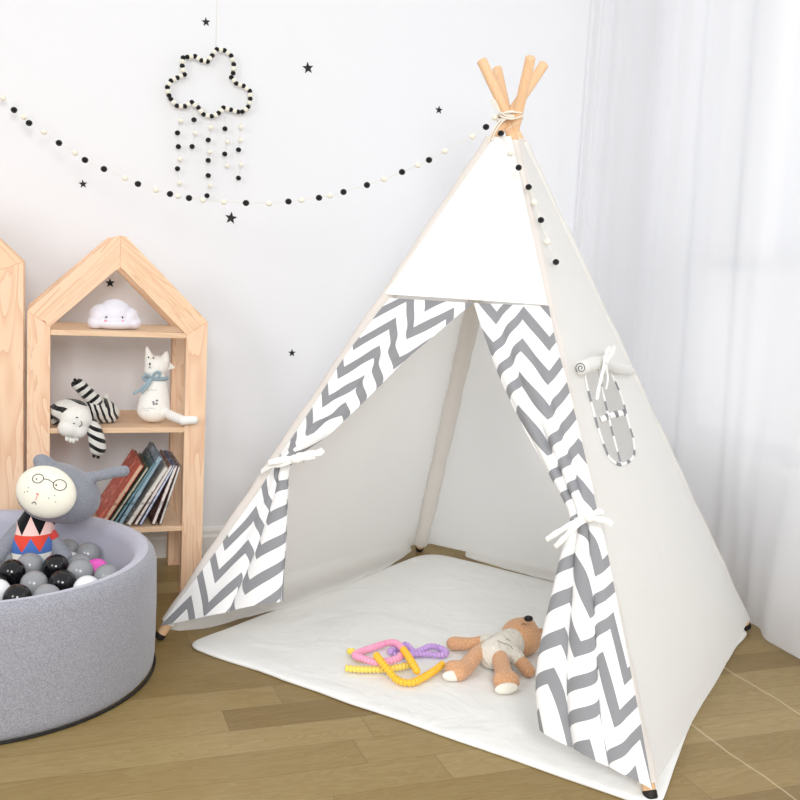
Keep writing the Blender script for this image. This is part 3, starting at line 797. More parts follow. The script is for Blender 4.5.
BM = {'black': gloss('ball_black', (18, 18, 21)), 'grey': gloss('ball_grey', (150, 152, 155), .2), 'white': gloss('ball_white', (240, 241, 244), .2), 'pink': gloss('ball_pink', (232, 92, 190), .2)}
def balls():
    R = .0305; Z = .2
    vis = [(12.6, 572.4, 'black', 'glossy black ball in the pit left of the striped jumper, biggest black one in view'), (28.6, 566, 'grey', 'grey ball right beneath the jumper of the rabbit'), (1, 559, 'grey', 'grey ball behind at the left picture edge in the ball pit'),
           (56, 567, 'black', 'black ball between two grey ones right of the jumper, farthest black one'), (80, 572, 'grey', 'grey ball beside the pink ball on the right of the pit'), (96, 571, 'pink', 'the only pink ball, half hidden near the right rim of the pit'),
           (107, 577, 'grey', 'rightmost grey ball tucked behind the rim of the pit'), (36, 584, 'grey', 'grey ball between three black balls in the pit'), (61, 583, 'black', 'black ball closest in front to the white ball on the right of the pit'),
           (87, 589, 'white', 'white ball on the right beside the front rim of the pit'), (4, 594, 'white', 'white ball at the left picture edge by the front rim'), (22, 597, 'black', 'black ball half covered by the front grey ball at the rim'),
           (37, 598, 'grey', 'grey ball resting against the front rim of the pit'), (65, 603, 'white', 'white ball peeking just above the front rim')]
    zs = {'black': .215, 'grey': .21, 'white': .212, 'pink': .2}
    P = []
    for u, v, c, lab in vis:
        z = .222 if v < 575 else .212
        if c == 'pink': z = .205
        P.append([at_z(u, v, z), c, lab, True])
    rnd = random.Random(3)
    for z0, cnt in ((.205, 40), (.145, 60)):
        k_ = 0; tries = 0
        while k_ < cnt and tries < 4000:
            tries += 1
            a = rnd.random()*2*pi; r = sqrt(rnd.random())*(PI_-R-.004); p = V((PC.x+r*cos(a), PC.y+r*sin(a), z0+rnd.uniform(-.006, .006)))
            if all((p-q[0]).length > 1.72*R for q in P): P.append([p, rnd.choice(['black', 'grey', 'grey', 'white', 'grey']), None, False]); k_ += 1
    body = [(RB_c, .068), (RB_l, .05)]
    for it in range(220):
        for i in range(len(P)):
            for j in range(i+1, len(P)):
                d = P[i][0]-P[j][0]; l = d.length
                if l < 2*R and l > 1e-6:
                    c_ = d/l*(2*R-l)*.5
                    wi = .12 if P[i][3] else 1; wj = .12 if P[j][3] else 1
                    P[i][0] += c_*2*wi/(wi+wj)*.5; P[j][0] -= c_*2*wj/(wi+wj)*.5
        for q in P:
            for bc, br in body:
                d = q[0]-bc
                if d.length < br+R and not q[3]: q[0] += d.normalized()*(br+R-d.length)*.5
            h = V((q[0].x-PC.x, q[0].y-PC.y, 0)); m_ = PI_-R-.001
            if h.length > m_: h = h.normalized()*m_; q[0].x = PC.x+h.x; q[0].y = PC.y+h.y
            if q[0].z < .03+R: q[0].z = .03+R
            if not q[3] and q[0].z > .205: q[0].z -= (q[0].z-.205)*.5
    proto = None; cnts = {}
    colour_data = {}
    for p, c, lab, v_ in P:
        if c not in colour_data:
            bm = bmesh.new(); ball(bm, (0, 0, 0), R, 32, 20); me = bpy.data.meshes.new('play_ball'); bm.to_mesh(me); bm.free(); me.materials.append(BM[c])
            for f in me.polygons: f.use_smooth = True
            colour_data[c] = me
        o = bpy.data.objects.new('play_ball', colour_data[c]); COL.objects.link(o); o.location = p
        below = p.z < .18
        if lab is None:
            lab = c+' plastic ball '+('buried in the lower layer of the ball pit' if below else 'in the ball pit, covered by its neighbours or beyond the picture edge')
            g = c+(' balls buried in the pit' if below else ' balls hidden in the pit')
        else: g = 'plastic balls on top of the ball pit'
        tag(o, lab, 'ball', g)
# rabbit placement first (balls give way to it)
YRB = 2.47
RB_c = at_y(33, 545, YRB); RB_l = RB_c+V((0, 0, -.06))
balls()

# ------------------------------------------------------------------ rabbit plush
def rabbit():
    y = YRB
    def p(u, v, dy=0): return at_y(u, v, y+dy)
    s = (p(50, 495)-CO).dot(cf)/FPX      # metres per pixel
    base = p(33, 560)
    t = thing('rabbit_plush', V((base.x, base.y, base.z-.02)), 'grey rabbit plush with cream face and round glasses sitting in the ball pit', 'soft toy')
    g = felt('plush_grey', (140, 143, 152), 16, 380, .4); cream = felt('plush_cream', (246, 241, 224), 4, 500, .2)
    Rx = Matrix.Rotation(radians(18), 3, 'Y')
    hc = p(60, 493, .02)
    bm = bmesh.new()
    Mh = Matrix.Rotation(radians(20), 3, 'Y')
    ball(bm, hc, (41*s, 33*s, 30*s), 28, 20, Mh)
    ball(bm, p(50, 494, -.015), (32*s, 26*s, 27*s), 28, 20, Mh)
    blob(bm, [(p(58, 474, .02), 9*s), (p(48, 465, .02), 8*s), (p(42, 461.5, .02), 7.8*s), (p(40, 461, .02), 7*s)])
    blob(bm, [(p(80, 480, .01), 7*s), (p(98, 476, 0), 5.5*s), (p(116, 472, 0), 5.8*s), (p(124, 471, 0), 6.0*s)])
    # body and arms
    blob(bm, [(p(40, 512, .02), 13*s), (p(35, 530, .01), 17*s), (p(32, 548, 0), 20*s), (p(31, 562, 0), 19*s)])
    blob(bm, [(p(17, 530, .0), 7*s), (p(6, 545, -.02), 8*s), (p(-2, 556, -.04), 8.5*s)])
    blob(bm, [(p(47, 532, .0), 7*s), (p(58, 548, -.02), 8*s), (p(64, 557, -.03), 8.5*s)])
    body = melt(obj('body', bm, g, t), .0035, 5)
    # cream face: a shell hugging the front of the head
    fc = p(49.5, 493, -.02); nrm = (CO-fc).normalized(); nrm = (nrm+V((-.25, 0, .1))).normalized()
    ex = nrm.cross(V((0, 0, 1))).normalized()*-1; ex = V((0, 0, 1)).cross(nrm).normalized(); ey = nrm.cross(ex)
    rr = radians(-24); e1 = ex*cos(rr)+ey*sin(rr); e2 = -ex*sin(rr)+ey*cos(rr)
    bm = bmesh.new()
    Mf = Matrix((e1, e2, nrm)).transposed()
    ball(bm, fc+nrm*.030, (29.5*s, 25*s, .040), 36, 24, Mf)
    face = obj('face', bm, cream, t)
    def fpt(a, b, lift=.0008):
        # a, b in pixels from face centre along screen right/down -> point on shell
        q0 = fc; r = a*s; u_ = b*s
        w_ = ex*r-ey*u_
        l1 = w_.dot(e1)/(29.5*s); l2 = w_.dot(e2)/(25*s); h = max(.03, 1-l1*l1-l2*l2)
        return fc+nrm*(.030+.040*sqrt(h)+lift)+w_
    def scr(u, v):
        # hit pixel on the shell
        P0 = at_plane(u, v, fc+nrm*.06, nrm)
        for _ in range(6):
            w_ = P0-fc; w_ = w_-nrm*w_.dot(nrm); l1 = w_.dot(e1)/(29.5*s); l2 = w_.dot(e2)/(25*s); h = max(.02, 1-l1*l1-l2*l2)
            P0 = at_plane(u, v, fc+nrm*(.030+.040*sqrt(h)+.0006), nrm)
        return P0
    bm = bmesh.new()
    for cx, cy, rx, ry, tl in ((38, 478.5, 5.6, 4.4, -.2), (59.8, 485, 6.6, 5.4, .1)):
        tube(bm, [scr(cx+rx*cos(a)*cos(tl)-ry*sin(a)*sin(tl), cy+rx*cos(a)*sin(tl)+ry*sin(a)*cos(tl)) for a in [2*pi*i/28 for i in range(28)]], .00095, 6, closed=True)
    tube(bm, catmull([scr(43.5, 479), scr(48, 479.5), scr(53.5, 483)], 5), .0009, 6)
    obj('glasses', bm, M['thread'], t)
    bm = bmesh.new()
    for u, v, r in ((56.2, 485, .0022), (36.5, 479, .0018)): ball(bm, scr(u, v), r, 10, 8)
    obj('eyes', bm, M['thread'], t)
    bm = bmesh.new()
    for u, v in ((28.5, 487.5), (27.5, 491.5), (24.5, 492), (48.8, 498.2), (54.5, 495.4), (55.5, 502)): ball(bm, scr(u, v), .0012, 8, 6)
    obj('freckles', bm, M['thread'], t)
    bm = bmesh.new(); tube(bm, catmull([scr(38, 494), scr(36.8, 497), scr(35.5, 500)], 4), [.0014, .0014, .0011, .001, .001, .001, .001, .001, .001], 8)
    ball(bm, scr(38, 494), .0022, 8, 6); ball(bm, scr(36.6, 493.6), .0018, 8, 6)
    obj('nose', bm, plain('pink_thread', (240, 150, 145), .8), t)
    bm = bmesh.new(); tube(bm, catmull([scr(31.8, 503.5), scr(34.3, 501.8), scr(35, 502.5), scr(36.2, 504.5)], 4), .0009, 6); obj('mouth', bm, M['thread'], t)
    # jumper
    k = N('triangle_jumper'); tc = k.t.nodes.new('ShaderNodeTexCoord'); sp = k.t.nodes.new('ShaderNodeSeparateXYZ'); k.t.links.new(tc.outputs['Object'], sp.inputs[0])
    b0 = base_of(t)
    zt = lambda v: p(33, v).z-b0.z
    wv = 16.5*s; x = k.math('ADD', sp.outputs[0], 60*wv)
    tri = k.math('DIVIDE', k.math('PINGPONG', k.math('ADD', x, p(22, 540).x*-1+b0.x), wv/2), wv/2)   # 0 at triangle tips
    z = sp.outputs[2]
    def zig(v_lo, v_hi, inv=False):
        a = zt(v_lo); b = zt(v_hi)
        tt = tri if not inv else k.math('SUBTRACT', 1, tri)
        return k.math('GREATER_THAN', z, k.math('ADD', a, k.math('MULTIPLY', tt, b-a)))
    col = lin((238, 234, 222))
    col = k.mix(zig(556, 545, True), col, lin((140, 178, 205)))
    col = k.mix(k.math('GREATER_THAN', z, zt(548)), lin((238, 234, 222)), lin((78, 116, 184)))
    col2 = k.mix(zig(562, 548, True), lin((150, 184, 208)), lin((240, 237, 228)))
    col = k.mix(k.math('GREATER_THAN', z, zt(548)), col2, lin((78, 116, 184)))
    col = k.mix(zig(546, 533), col, lin((226, 78, 62)))
    col = k.mix(k.math('GREATER_THAN', z, zt(531)), col, lin((244, 205, 198)))
    col = k.mix(zig(531, 514), col, lin((22, 21, 24)))
    k.bump(k.noise(tc.outputs['Object'], 300, 2), .3, .002); jm = k.done(.9, col, .1, .2)
    bm = bmesh.new()
    blob(bm, [(p(40, 515, .015), 15*s), (p(35, 530, .005), 19.5*s), (p(32, 546, -.005), 22.5*s), (p(31, 562, -.005), 21.5*s)])
    melt(obj('jumper', bm, jm, t), .0035, 4)
    red = felt('red_cuff', (214, 70, 66), 8)
    bm = bmesh.new(); blob(bm, [(p(50, 535, -.008), 7.2*s), (p(51.5, 537.5, -.010), 7.6*s)]); melt(obj('sleeve_band', bm, red, t), .003, 2)
rabbit()

# ------------------------------------------------------------------ shelf toys
def cloud_lamp():
    yc = YS+.085; s = (at_y(115, 312, yc)-CO).dot(cf)/FPX
    def p(u, v): q = at_y(u, v, yc); return V((q.x, yc, q.z))
    b = p(115, 326); dz = Z1-b.z+.0005
    t = thing('cloud_night_light', V((b.x, yc, Z1)), 'small white smiling cloud night light on the top board of the bookshelf', 'night light')
    k = N('cloud_vinyl'); k.b.inputs['Subsurface Weight'].default_value = .2; k.b.inputs['Subsurface Radius'].default_value = (.02, .02, .02); vm = k.done(.4, lin((232, 234, 246)), .4)
    bm = bmesh.new(); up = V((0, 0, dz))
    for u, v, rx, rz in ((115, 312, 17, 16), (101, 313, 11.5, 12), (129, 314, 9.5, 9.5), (96, 319, 8.5, 7.8), (133, 319.5, 8.5, 7.2), (115, 320, 24, 7.2)):
        ball(bm, p(u, v)+up, (rx*s, (rx*.25+8)*s, rz*s), 24, 16)
    for v in bm.verts: v.co.z = max(v.co.z, Z1+.0008)
    melt(obj('body', bm, vm, t), .0022, 4)
    def f(u, v, d=0): 
        q = p(u, v)+up; return V((q.x, yc-(11.6*s)-d, q.z))
    bm = bmesh.new()
    for u, v in ((105.5, 313.3), (121.7, 313.6)): ball(bm, f(u, v), (.0024, .0030, .0026), 12, 8)
    obj('eyes', bm, M['thread'], t)
    bm = bmesh.new()
    for u, v in ((105, 317.2), (121.5, 317.5)): ball(bm, f(u, v), (.0044, .0024, .0036), 12, 8)
    obj('cheeks', bm, plain('cheek_pink', (240, 165, 190), .6), t)
    bm = bmesh.new(); tube(bm, catmull([f(112, 317.8, .0018), f(113.3, 318.8, .002), f(114.6, 317.8, .0018)], 4), .0007, 6); obj('mouth', bm, M['thread'], t)
cloud_lamp()

def cat_plush():
    yc = YS+.075
    c = at_y(153, 425, yc); s = (c-CO).dot(cf)/FPX; k_ = Z2-at_y(153, 427, yc).z
    def p(u, v, dy=0): q = at_y(u, v, yc+dy); return V((q.x, yc+dy, q.z+k_+.001))
    t = thing('cat_plush', V((c.x, yc, Z2)), 'white cloth cat with a blue grey neck bow sitting on the middle bookshelf board', 'soft toy')
    w = felt('cat_cotton', (244, 243, 238), 3, 600, .2)
    bm = bmesh.new()
    for i_ in range(24):
        f_ = i_/23; v = 414-34*f_; r = 16.3-6.6*f_**1.25
        ball(bm, p(153.5+(412-v)*.06, v), (r*s, r*s*.8, r*s*(.75-.35*f_)), 24, 16)
    ball(bm, p(156.5, 370), (11.8*s, 9*s, 10.5*s), 24, 16); ball(bm, p(153, 374), (9*s, 8.8*s, 7.5*s), 20, 14)
    for (a, b) in (((150, 365), (147, 352)), ((164, 365), (166.5, 356.5))): blob(bm, [(p(*a), 5.5*s), (p(*b), 1.6*s)])
    # flatten the seat
    for v in bm.verts: v.co.z = max(v.co.z, Z2+.001)
    melt(obj('body', bm, w, t), .0024, 4)
    tyf = -.075-.012
    bm = bmesh.new(); blob(bm, [(p(164, 416, -.01), 4.5*s), (p(172, 420, -.055), 4.8*s), (p(183, 424.5, tyf-.006), 4.6*s), (p(194, 424, tyf-.008), 4.2*s)]); melt(obj('tail', bm, w, t), .0022, 4)
    bm = bmesh.new(); prism(bm, [p(168, 374, .01), p(175, 372, .01), p(170, 366, .01)], (0, 1, 0), .004); obj('tag', bm, M['tie'], t, False)
    rib = cloth_mat('satin_blue_grey', (150, 172, 184), rough=.4)
    bm = bmesh.new(); R = 10.6*s
    tube(bm, [p(156, 382)+V((R*cos(a), R*.85*sin(a), 0)) for a in [2*pi*i/28 for i in range(28)]], 2.1*s, 8, closed=True, flat=1.0); rb = obj('ribbon_collar', bm, rib, t)
    fy = -10.5*s
    bm = bmesh.new()
    for P in ([p(152, 382, fy), p(156, 376.5, fy-.006), p(160, 377, fy-.006), p(158, 381.5, fy-.002), p(152, 382, fy)], [p(152, 382, fy), p(146, 379, fy-.006), p(143, 382, fy-.006), p(146, 385, fy-.002), p(152, 382, fy)],
              [p(152, 382, fy), p(146, 388, fy-.003), p(140, 394, fy-.002), p(133, 398, fy)], [p(152, 382, fy), p(149, 388, fy-.003), p(144, 394, fy-.003), p(142, 397, fy-.002)]):
        tube(bm, catmull(P, 5), 1.35*s, 8, flat=.3, up=V((0, 1, 0)))
    obj('bow', bm, rib, rb)
    def f(u, v, R_): return p(u, v, -R_)
    bm = bmesh.new()
    for u, v in ((148.4, 361.5), (153.3, 362)): ball(bm, f(u, v, 8.6*s+.001 if v > 364 else 7.6*s), .0024, 10, 8)
    obj('eyes', bm, M['thread'], t)
    bm = bmesh.new(); ball(bm, f(149.8, 368, 9.0*s), (.0026, .002, .0032), 10, 8)
    tube(bm, catmull([f(149.8, 369, 9.2*s), f(149.6, 371, 9.2*s), f(148.6, 372.5, 9.2*s)], 4), .0006, 6); tube(bm, catmull([f(149.6, 371, 9.2*s), f(151, 372.6, 9.2*s)], 4), .0006, 6)
    obj('nose', bm, M['thread'], t)
    # stitched butterfly and faint stitched script
    bm = bmesh.new(); rn = random.Random(5)
    def bd(v): return (12.6 if v > 400 else 11.3)*s
    for u0, u1, v in ((147, 158, 394), (141, 161, 412.5), (140, 150, 415)):
        P = []; n_ = int((u1-u0)*1.3)
        for i in range(n_): u = u0+(u1-u0)*i/n_; P.append(f(u, v+rn.uniform(-.7, .7), bd(v)-abs(u-153)*.035*abs(u-153)*s+.0006))
        tube(bm, P, .0003, 5)
    for du, dv in ((-3, -1.5), (3, -4), (-2, 2), (2.5, 1.5)):
        ball(bm, f(155+du*.6, 407+dv*.6, bd(407)+.0003), (.0034, .0012, .0024), 10, 8)
    obj('stitching', bm, plain('grey_thread', (110, 112, 118), .9), t)
cat_plush()

def tiger():
    yc = YS+.06
    c = at_y(95, 426, yc); s = (c-CO).dot(cf)/FPX
    def p(u, v, dy=0): return at_y(u, v, yc+dy)
    t = thing('tiger_plush', V((c.x, yc, Z2)), 'black and white striped tiger plush flopped over the middle bookshelf board', 'soft toy')
    def stripes(name, ang, scale, thr, dist=3.5):
        k = N(name); tc = k.co('Object', (1, 1, 1), (0, radians(ang), 0))
        wv = k.t.nodes.new('ShaderNodeTexWave'); wv.inputs['Scale'].default_value = scale; wv.inputs['Distortion'].default_value = dist; wv.inputs['Detail'].default_value = 1.5; wv.inputs['Detail Scale'].default_value = 1.2
        k.put(wv.inputs['Vector'], tc); g = k.math('GREATER_THAN', wv.outputs['Fac'], thr)
        f = k.noise(k.co(), 500, 3, .7); k.bump(f, .8, .003)
        return k.done(.95, k.mix(g, lin((22, 21, 23)), lin((226, 224, 218))), .1, .3)
    body = stripes('tiger_body', 20, 20, .42); limb = stripes('tiger_limb', -55, 15, .42, 2); arm2 = stripes('tiger_arm', 65, 14, .42, 2)
    dz = V((0, 0, 0))
    bm = bmesh.new()
    blob(bm, [(p(92, 409, .01), 12.5*s), (p(102, 411, .03), 13.5*s), (p(108, 413, .03), 11.5*s)])
    for v in bm.verts: v.co.z = max(v.co.z, Z2+.001)
    b = melt(obj('body', bm, body, t), .003, 4)
    bm = bmesh.new(); blob(bm, [(p(95, 401, .0), 7.5*s), (p(86, 392, -.005), 6.8*s), (p(79, 385, -.01), 6.5*s), (p(77, 384, -.01), 6*s)]); melt(obj('arm', bm, limb, t), .003, 4)
    bm = bmesh.new(); blob(bm, [(p(91, 424, -.058), 6.5*s), (p(95, 432, -.075), 7.5*s), (p(97, 441, -.08), 8.3*s), (p(98, 448, -.08), 8*s)]); melt(obj('arm', bm, arm2, t), .003, 4)
    bm = bmesh.new(); blob(bm, [(p(57, 416, -.0), 6*s), (p(51, 414, -.0), 6.5*s), (p(54, 420, .0), 5.5*s)])
    for v in bm.verts: v.co.z = max(v.co.z, Z2+.001); v.co.x = max(v.co.x, pl.x+.06)
    melt(obj('leg', bm, limb, t), .003, 4)
    # head: white muzzle hanging, striped crown
    hd = stripes('tiger_head', 80, 9, .36, 4); wh = felt('tiger_white', (238, 236, 230), 8, 500, .8)
    bm = bmesh.new(); ball(bm, p(70, 411, -.035), (19*s, 15*s, 12*s), 24, 16); ball(bm, p(74, 415, -.05), (16*s, 15*s, 15*s), 24, 16); h = melt(obj('head', bm, hd, t), .003, 4)
    bm = bmesh.new(); ball(bm, p(76, 419, -.068), (15*s, 13*s, 14*s), 24, 16); ball(bm, p(70, 428, -.078), (11.5*s, 10*s, 9*s), 20, 14); ball(bm, p(78, 430, -.078), (9*s, 9*s, 8.5*s), 20, 14); melt(obj('muzzle', bm, wh, t), .003, 4)
    bm = bmesh.new(); ball(bm, p(52.5, 410, -.02), (6*s, 4*s, 4.5*s)); ball(bm, p(83, 421, -.09), (2.6*s, 2*s, 2.4*s)); obj('ears', bm, M['bead_black'], t)
    fy_ = -.068-14.5*s
    bm = bmesh.new(); ball(bm, p(74, 423.5, -.068-12.8*s), (.0026, .002, .0014)); ball(bm, p(77, 417.5, -.068-12.9*s), (.0032, .002, .0018)); tube(bm, catmull([p(80, 420, -.068-12*s), p(82, 424, -.068-12.4*s), p(79, 427, -.068-12.2*s)], 4), .001, 6); obj('eyes', bm, M['bead_black'], t)
    bm = bmesh.new()
    for u, v in ((67, 438.5), (70.5, 440), (73.5, 440.5), (77, 438.5)): ball(bm, p(u, v, -.082), (2*s, 3*s, 3*s), 12, 8)
    obj('chin_tuft', bm, wh, t)
    bm = bmesh.new(); blob(bm, [(p(103, 404, .05), 3*s), (p(106, 397, .05), 3.3*s)]); melt(obj('tail', bm, wh, t), .003, 3)
    bm = bmesh.new()
    for u, v, dy in ((94, 456, -.085), (98, 457, -.085), (75, 380, -.02), (73.5, 383, -.022)): ball(bm, p(u, v, dy), (1.8*s, 2*s, 1.8*s), 10, 8)
    obj('claws', bm, M['bead_black'], t)
tiger()

def books():
    # bottom px, top px, thickness m, cover colours, page colour
    L = [((101, 519), (142, 466), .012, (205, 92, 70), (214, 186, 160), .235, 'red covered picture book, leftmost of the leaning books'),
         ((108, 519), (148, 468), .006, (120, 128, 110), (196, 190, 170), .22, 'thin green and cream picture book next to the red one'),
         ((113, 521), (155, 463), .007, (72, 104, 112), (120, 150, 158), .22, 'dark teal picture book with a pale blue edge, third from the left'),
         ((119, 524), (161, 458), .010, (128, 148, 170), (150, 178, 186), .245, 'tall blue grey picture book rising above its neighbours'),
         ((128, 527), (167, 468), .011, (196, 190, 180), (226, 222, 214), .21, 'cream picture book right of the tall blue grey one'),
         ((135, 527), (172, 466), .009, (150, 112, 96), (230, 228, 226), .235, 'white edged picture book with a brown cover, beside the blue edged one'),
         ((140, 527), (175, 465), .007, (92, 110, 150), (214, 220, 232), .215, 'white picture book with a blue printed edge'),
         ((153, 527), (176.5, 466), .010, (132, 92, 84), (240, 238, 234), .235, 'pale picture book with a dark red brown cover, second from the right'),
         ((160, 527), (180, 466), .007, (120, 104, 98), (232, 230, 226), .22, 'thin white edged book, rightmost against the bookshelf post')]
    y0 = YS+.014
    for i, (b, tp, th, cov, page, dep, lab) in enumerate(L):
        B = at_y(b[0], b[1], y0); T = at_y(tp[0], tp[1], y0); B.y = T.y = y0; B.z = Z3+.0015
        d = (T-B); ln = d.length; d.normalize(); nx = V((d.z, 0, -d.x))
        dep = min(dep, .25)
        t = thing('picture_book', B, lab, 'book', 'picture books leaning on the lower board')
        # lift so the lower corner rests on the board
        off = V((0, 0, max(0, th/2*abs(nx.z))))
        Mx = Matrix((nx, V((0, 1, 0)), d)).transposed().to_4x4()
        k = N('book_cover'); c = k.co(); f = k.noise(c, 28, 2, .5, 1); f2 = k.noise(c, 90, 2)
        alt = lin([min(255, x+60) for x in cov]); col = k.mix(k.math('GREATER_THAN', f, .6), lin(cov), alt)
        col = k.mix(k.math('GREATER_THAN', f2, .64), col, lin([max(0, x-50) for x in cov])); cm = k.done(.4, col, .4)
        k = N('book_pages'); c2 = k.co('Object', (1, 1, 1)); pm = k.done(.8, k.mix(k.math('GREATER_THAN', k.noise(c2, 40, 2), .58), lin(page), lin([max(0, x-45) for x in page])), .2)
        mid = B+off+d*(ln/2)+V((0, dep/2, 0))
        Mx2 = Matrix.Translation(mid) @ Mx
        bm = bmesh.new(); boxm(bm, Mx2, (th*.72, dep-.004, ln-.006), 0); obj('pages', bm, pm, t, False)
        for sg in (-1, 1):
            bm = bmesh.new(); boxm(bm, Mx2 @ Matrix.Translation((sg*th*.43, 0, 0)), (th*.13, dep, ln), 0); obj('cover', bm, cm, t, False)
books()

# ------------------------------------------------------------------ bear
def bear():
    def p(u, v, z): return at_z(u, v, MT+z)
    c = p(500, 665, 0); s = (c-CO).dot(cf)/FPX
    t = thing('teddy_bear', V((c.x, c.y, MT)), 'tan teddy bear in a pale jumper lying on its back on the white mat', 'soft toy')
    fur = felt('bear_plush', (218, 167, 126), 22, 300, 1.0); shirt = cloth_mat('bear_shirt', (234, 228, 216), crease=.5, crease_scale=60)
    bm = bmesh.new()
    hc = p(521, 637, .040)
    ball(bm, hc, (21*s, 22*s, 19.5*s), 26, 18); ball(bm, p(525, 626, .062), (12*s, 12*s, 9*s), 20, 14)
    blob(bm, [(p(496, 652, .032), 15*s), (p(508, 645, .034), 14*s), (p(514, 642, .036), 12*s)])
    # arms
    blob(bm, [(p(490, 641, .034), 6.5*s), (p(470, 644, .026), 6.5*s), (p(456, 643.5, .018), 7.3*s), (p(453, 643.5, .017), 7*s)])
    blob(bm, [(p(512, 655, .034), 6.5*s), (p(522, 663, .022), 7*s), (p(529, 671, .014), 6.5*s)])
    # legs
    blob(bm, [(p(486, 648, .036), 8*s), (p(476, 655, .034), 8*s), (p(466, 667, .022), 8.5*s), (p(459, 672, .020), 9*s)])
    blob(bm, [(p(459, 669, .024), 8.5*s), (p(452, 668, .026), 7.5*s)])
    blob(bm, [(p(500, 659, .034), 8.5*s), (p(503, 670, .026), 8.5*s), (p(506, 682, .018), 9.5*s)])
    blob(bm, [(p(502, 680, .020), 9*s), (p(510, 681, .020), 9.5*s)])
    # ears
    ball(bm, p(541, 633, .022), (5*s, 4.5*s, 5.5*s)); ball(bm, hc+V((-.022, .024, .012)), (5*s, 4.5*s, 5*s))
    for v in bm.verts: v.co.z = max(v.co.z, MT+.0006)
    melt(obj('body', bm, fur, t), .003, 4)
    bm = bmesh.new()
    blob(bm, [(p(493, 654, .033), 15.5*s), (p(500, 650, .036), 17*s), (p(508, 645, .036), 16*s), (p(513, 642, .037), 14.5*s)])
    for v in bm.verts: v.co.z = max(v.co.z, MT+.0009)
    blob(bm, [(p(494, 642, .036), 7*s), (p(486, 642, .034), 7.7*s)]); blob(bm, [(p(512, 653, .036), 7.5*s), (p(517, 658, .030), 8*s)])
    sh_ = melt(obj('jumper', bm, shirt, t), .0026, 3)
    bm = bmesh.new(); tube(bm, catmull([p(497, 640, .070), p(503, 643, .072), p(509, 645, .071), p(513, 649, .066)], 4), .0009, 6); tube(bm, catmull([p(499, 637, .071), p(505, 638, .072), p(510, 641, .071)], 4), .0009, 6)
    obj('embroidery', bm, plain('sage_thread', (130, 134, 120), .9), sh_)
    wht = felt('paw_white', (246, 241, 228), 4)
    for (u, v, z, rx, rz, tilt) in ((452.5, 676, .012, 10.5, 5.2, .15), (506.5, 688.5, .011, 12, 5.4, 0)):
        bm = bmesh.new(); q = p(u, v, z); q = at_near(u, v, q+(CO-q).normalized()*.007)
        ball(bm, q, (rx*s, 4*s, rz*s), 20, 12, Matrix.Rotation(tilt, 3, 'Y')); 
        for w_ in bm.verts: w_.co.z = max(w_.co.z, MT+.0005)
        obj('foot_pad', bm, wht, t)
    bm = bmesh.new(); ball(bm, at_near(528.5, 618.5, hc+(CO-hc).normalized()*.030+V((0, 0, .030))), (4.8*s, 4*s, 3.0*s), 16, 12); obj('nose', bm, M['black'], t)
    bm = bmesh.new(); tube(bm, catmull([at_near(u_, v_, hc+(CO-hc).normalized()*.0385+V((0, 0, .018))) for u_, v_ in ((521.5, 625), (523.5, 623.6), (526, 624.8))], 4), .0009, 6); obj('mouth', bm, M['thread'], t)
bear()

# ------------------------------------------------------------------ ribbed chain toys
def ribbed(name, paths, r, rgb, label, closed=False, pitch=.0092):
    c = at_z(*paths[0][0][:2], MT)
    k = N(name+'_plastic'); k.b.inputs['Subsurface Weight'].default_value = .15; k.b.inputs['Subsurface Radius'].default_value = (.01, .006, .004); mt = k.done(.45, lin(rgb), .4)
    bm = bmesh.new()
    for P in paths:
        C_ = catmull([at_z(u, v, MT+z) for u, v, z in P], 16, closed)
        # resample by arc length
        pts = [C_[0]]; acc = 0; L = [0]
        for a, b in zip(C_, C_[1:]): acc += (b-a).length; L.append(acc)
        n = int(acc/(pitch/8)); out = []; R = []; j = 0
        for i in range(n+1):
            d = acc*i/n
            while j < len(L)-2 and L[j+1] < d: j += 1
            f = (d-L[j])/max(1e-9, L[j+1]-L[j]); out.append(C_[j].lerp(C_[j+1], f)); R.append(r*(.64+.40*abs(sin(pi*d/pitch))))
        R[0] *= .7; R[-1] *= .7
        tube(bm, out, R, 14)
    o = obj(name, bm, mt, None, origin=V((c.x, c.y, MT)))
    tag(o, label, 'toy')
    return o
R_ = .0088
ribbed('ribbed_tube_toy', [[(345, 668, .010), (355, 669, .010), (370, 669.5, .010), (385, 669, .010), (400, 667, .010), (411, 664.5, .010)]], .0085, (250, 222, 110), 'straight pale yellow ribbed toy tube under the pink one')
ribbed('ribbed_tube_toy', [[(349, 652, .012), (351.5, 651, .012), (355, 654, .012), (361, 660, .010)]], .0082, (248, 224, 96), 'short pale yellow ribbed tube end behind the pink loop')
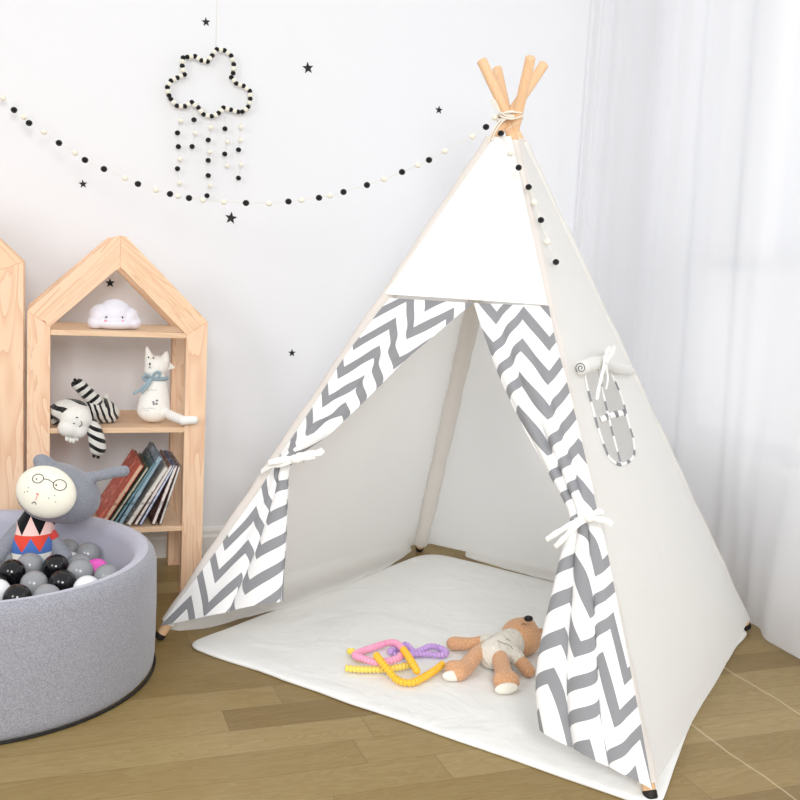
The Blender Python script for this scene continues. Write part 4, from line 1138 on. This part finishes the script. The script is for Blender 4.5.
ribbed('ribbed_tube_toy', [[(403, 649, .027), (395, 643, .021), (385, 643.5, .012), (372, 648, .011), (360, 652, .014), (355, 655.5, .020), (362, 658.5, .026), (375, 662, .028), (388, 661, .028), (398, 658, .028), (404, 652, .028)]], .0086, (250, 172, 204), 'pink ribbed toy tube bent into a loop on the mat')
ribbed('ribbed_tube_toy', [[(390, 652, .012), (393, 650, .010), (400, 648, .010), (406, 645, .010), (414, 652, .010), (422, 650, .012), (430, 646.5, .013), (440, 648, .010), (446, 653, .010), (440, 655, .010), (428, 654, .010), (415, 654, .010), (404, 655, .010), (393, 655, .010)]], .0082, (200, 164, 224), 'purple ribbed toy tube curled behind the pink one')
ribbed('ribbed_tube_toy', [[(376, 655, .042), (380, 660, .041), (388, 670, .028), (396, 679, .012), (405, 682.5, .010), (414, 682, .010), (424, 677, .010), (434, 671, .010), (443, 664, .012)]], .0088, (252, 198, 62), 'long golden yellow ribbed toy tube curving in front to the foot of the bear')
ribbed('ribbed_tube_toy', [[(403, 649, .044), (408, 656, .042), (413, 664, .036), (418, 673, .026)]], .0088, (252, 198, 62), 'short golden yellow ribbed tube crossing over the pink loop')

# ------------------------------------------------------------------ light
w = bpy.data.worlds.new('world'); scene.world = w; w.use_nodes = True
bg = w.node_tree.nodes['Background']; bg.inputs[0].default_value = (.985, .99, 1, 1); bg.inputs[1].default_value = .71
def area(name, loc, to, size, power, col=(1, 1, 1), sy=None):
    l = bpy.data.lights.new(name, 'AREA'); l.energy = power; l.size = size; l.color = col
    if sy: l.shape = 'RECTANGLE'; l.size_y = sy
    o = bpy.data.objects.new(name, l); COL.objects.link(o); o.location = loc
    o.rotation_euler = (V(to)-V(loc)).to_track_quat('-Z', 'Y').to_euler(); return o
area('softbox', (-1.75, .1, 1.8), (.9, 2.4, .5), .8, 19, (1, .995, .985))
area('softbox', (.0, -1.1, 1.75), (1.0, 2.4, .4), .9, 52, (1, .995, .985))
area('window_daylight', (3.6, 1.6, 1.7), (1.2, 2.0, .9), 2.6, 26, (.98, .99, 1))
scene.view_settings.view_transform = 'Standard'; scene.view_settings.look = 'None'
scene.view_settings.exposure = 0.2; scene.view_settings.gamma = 1
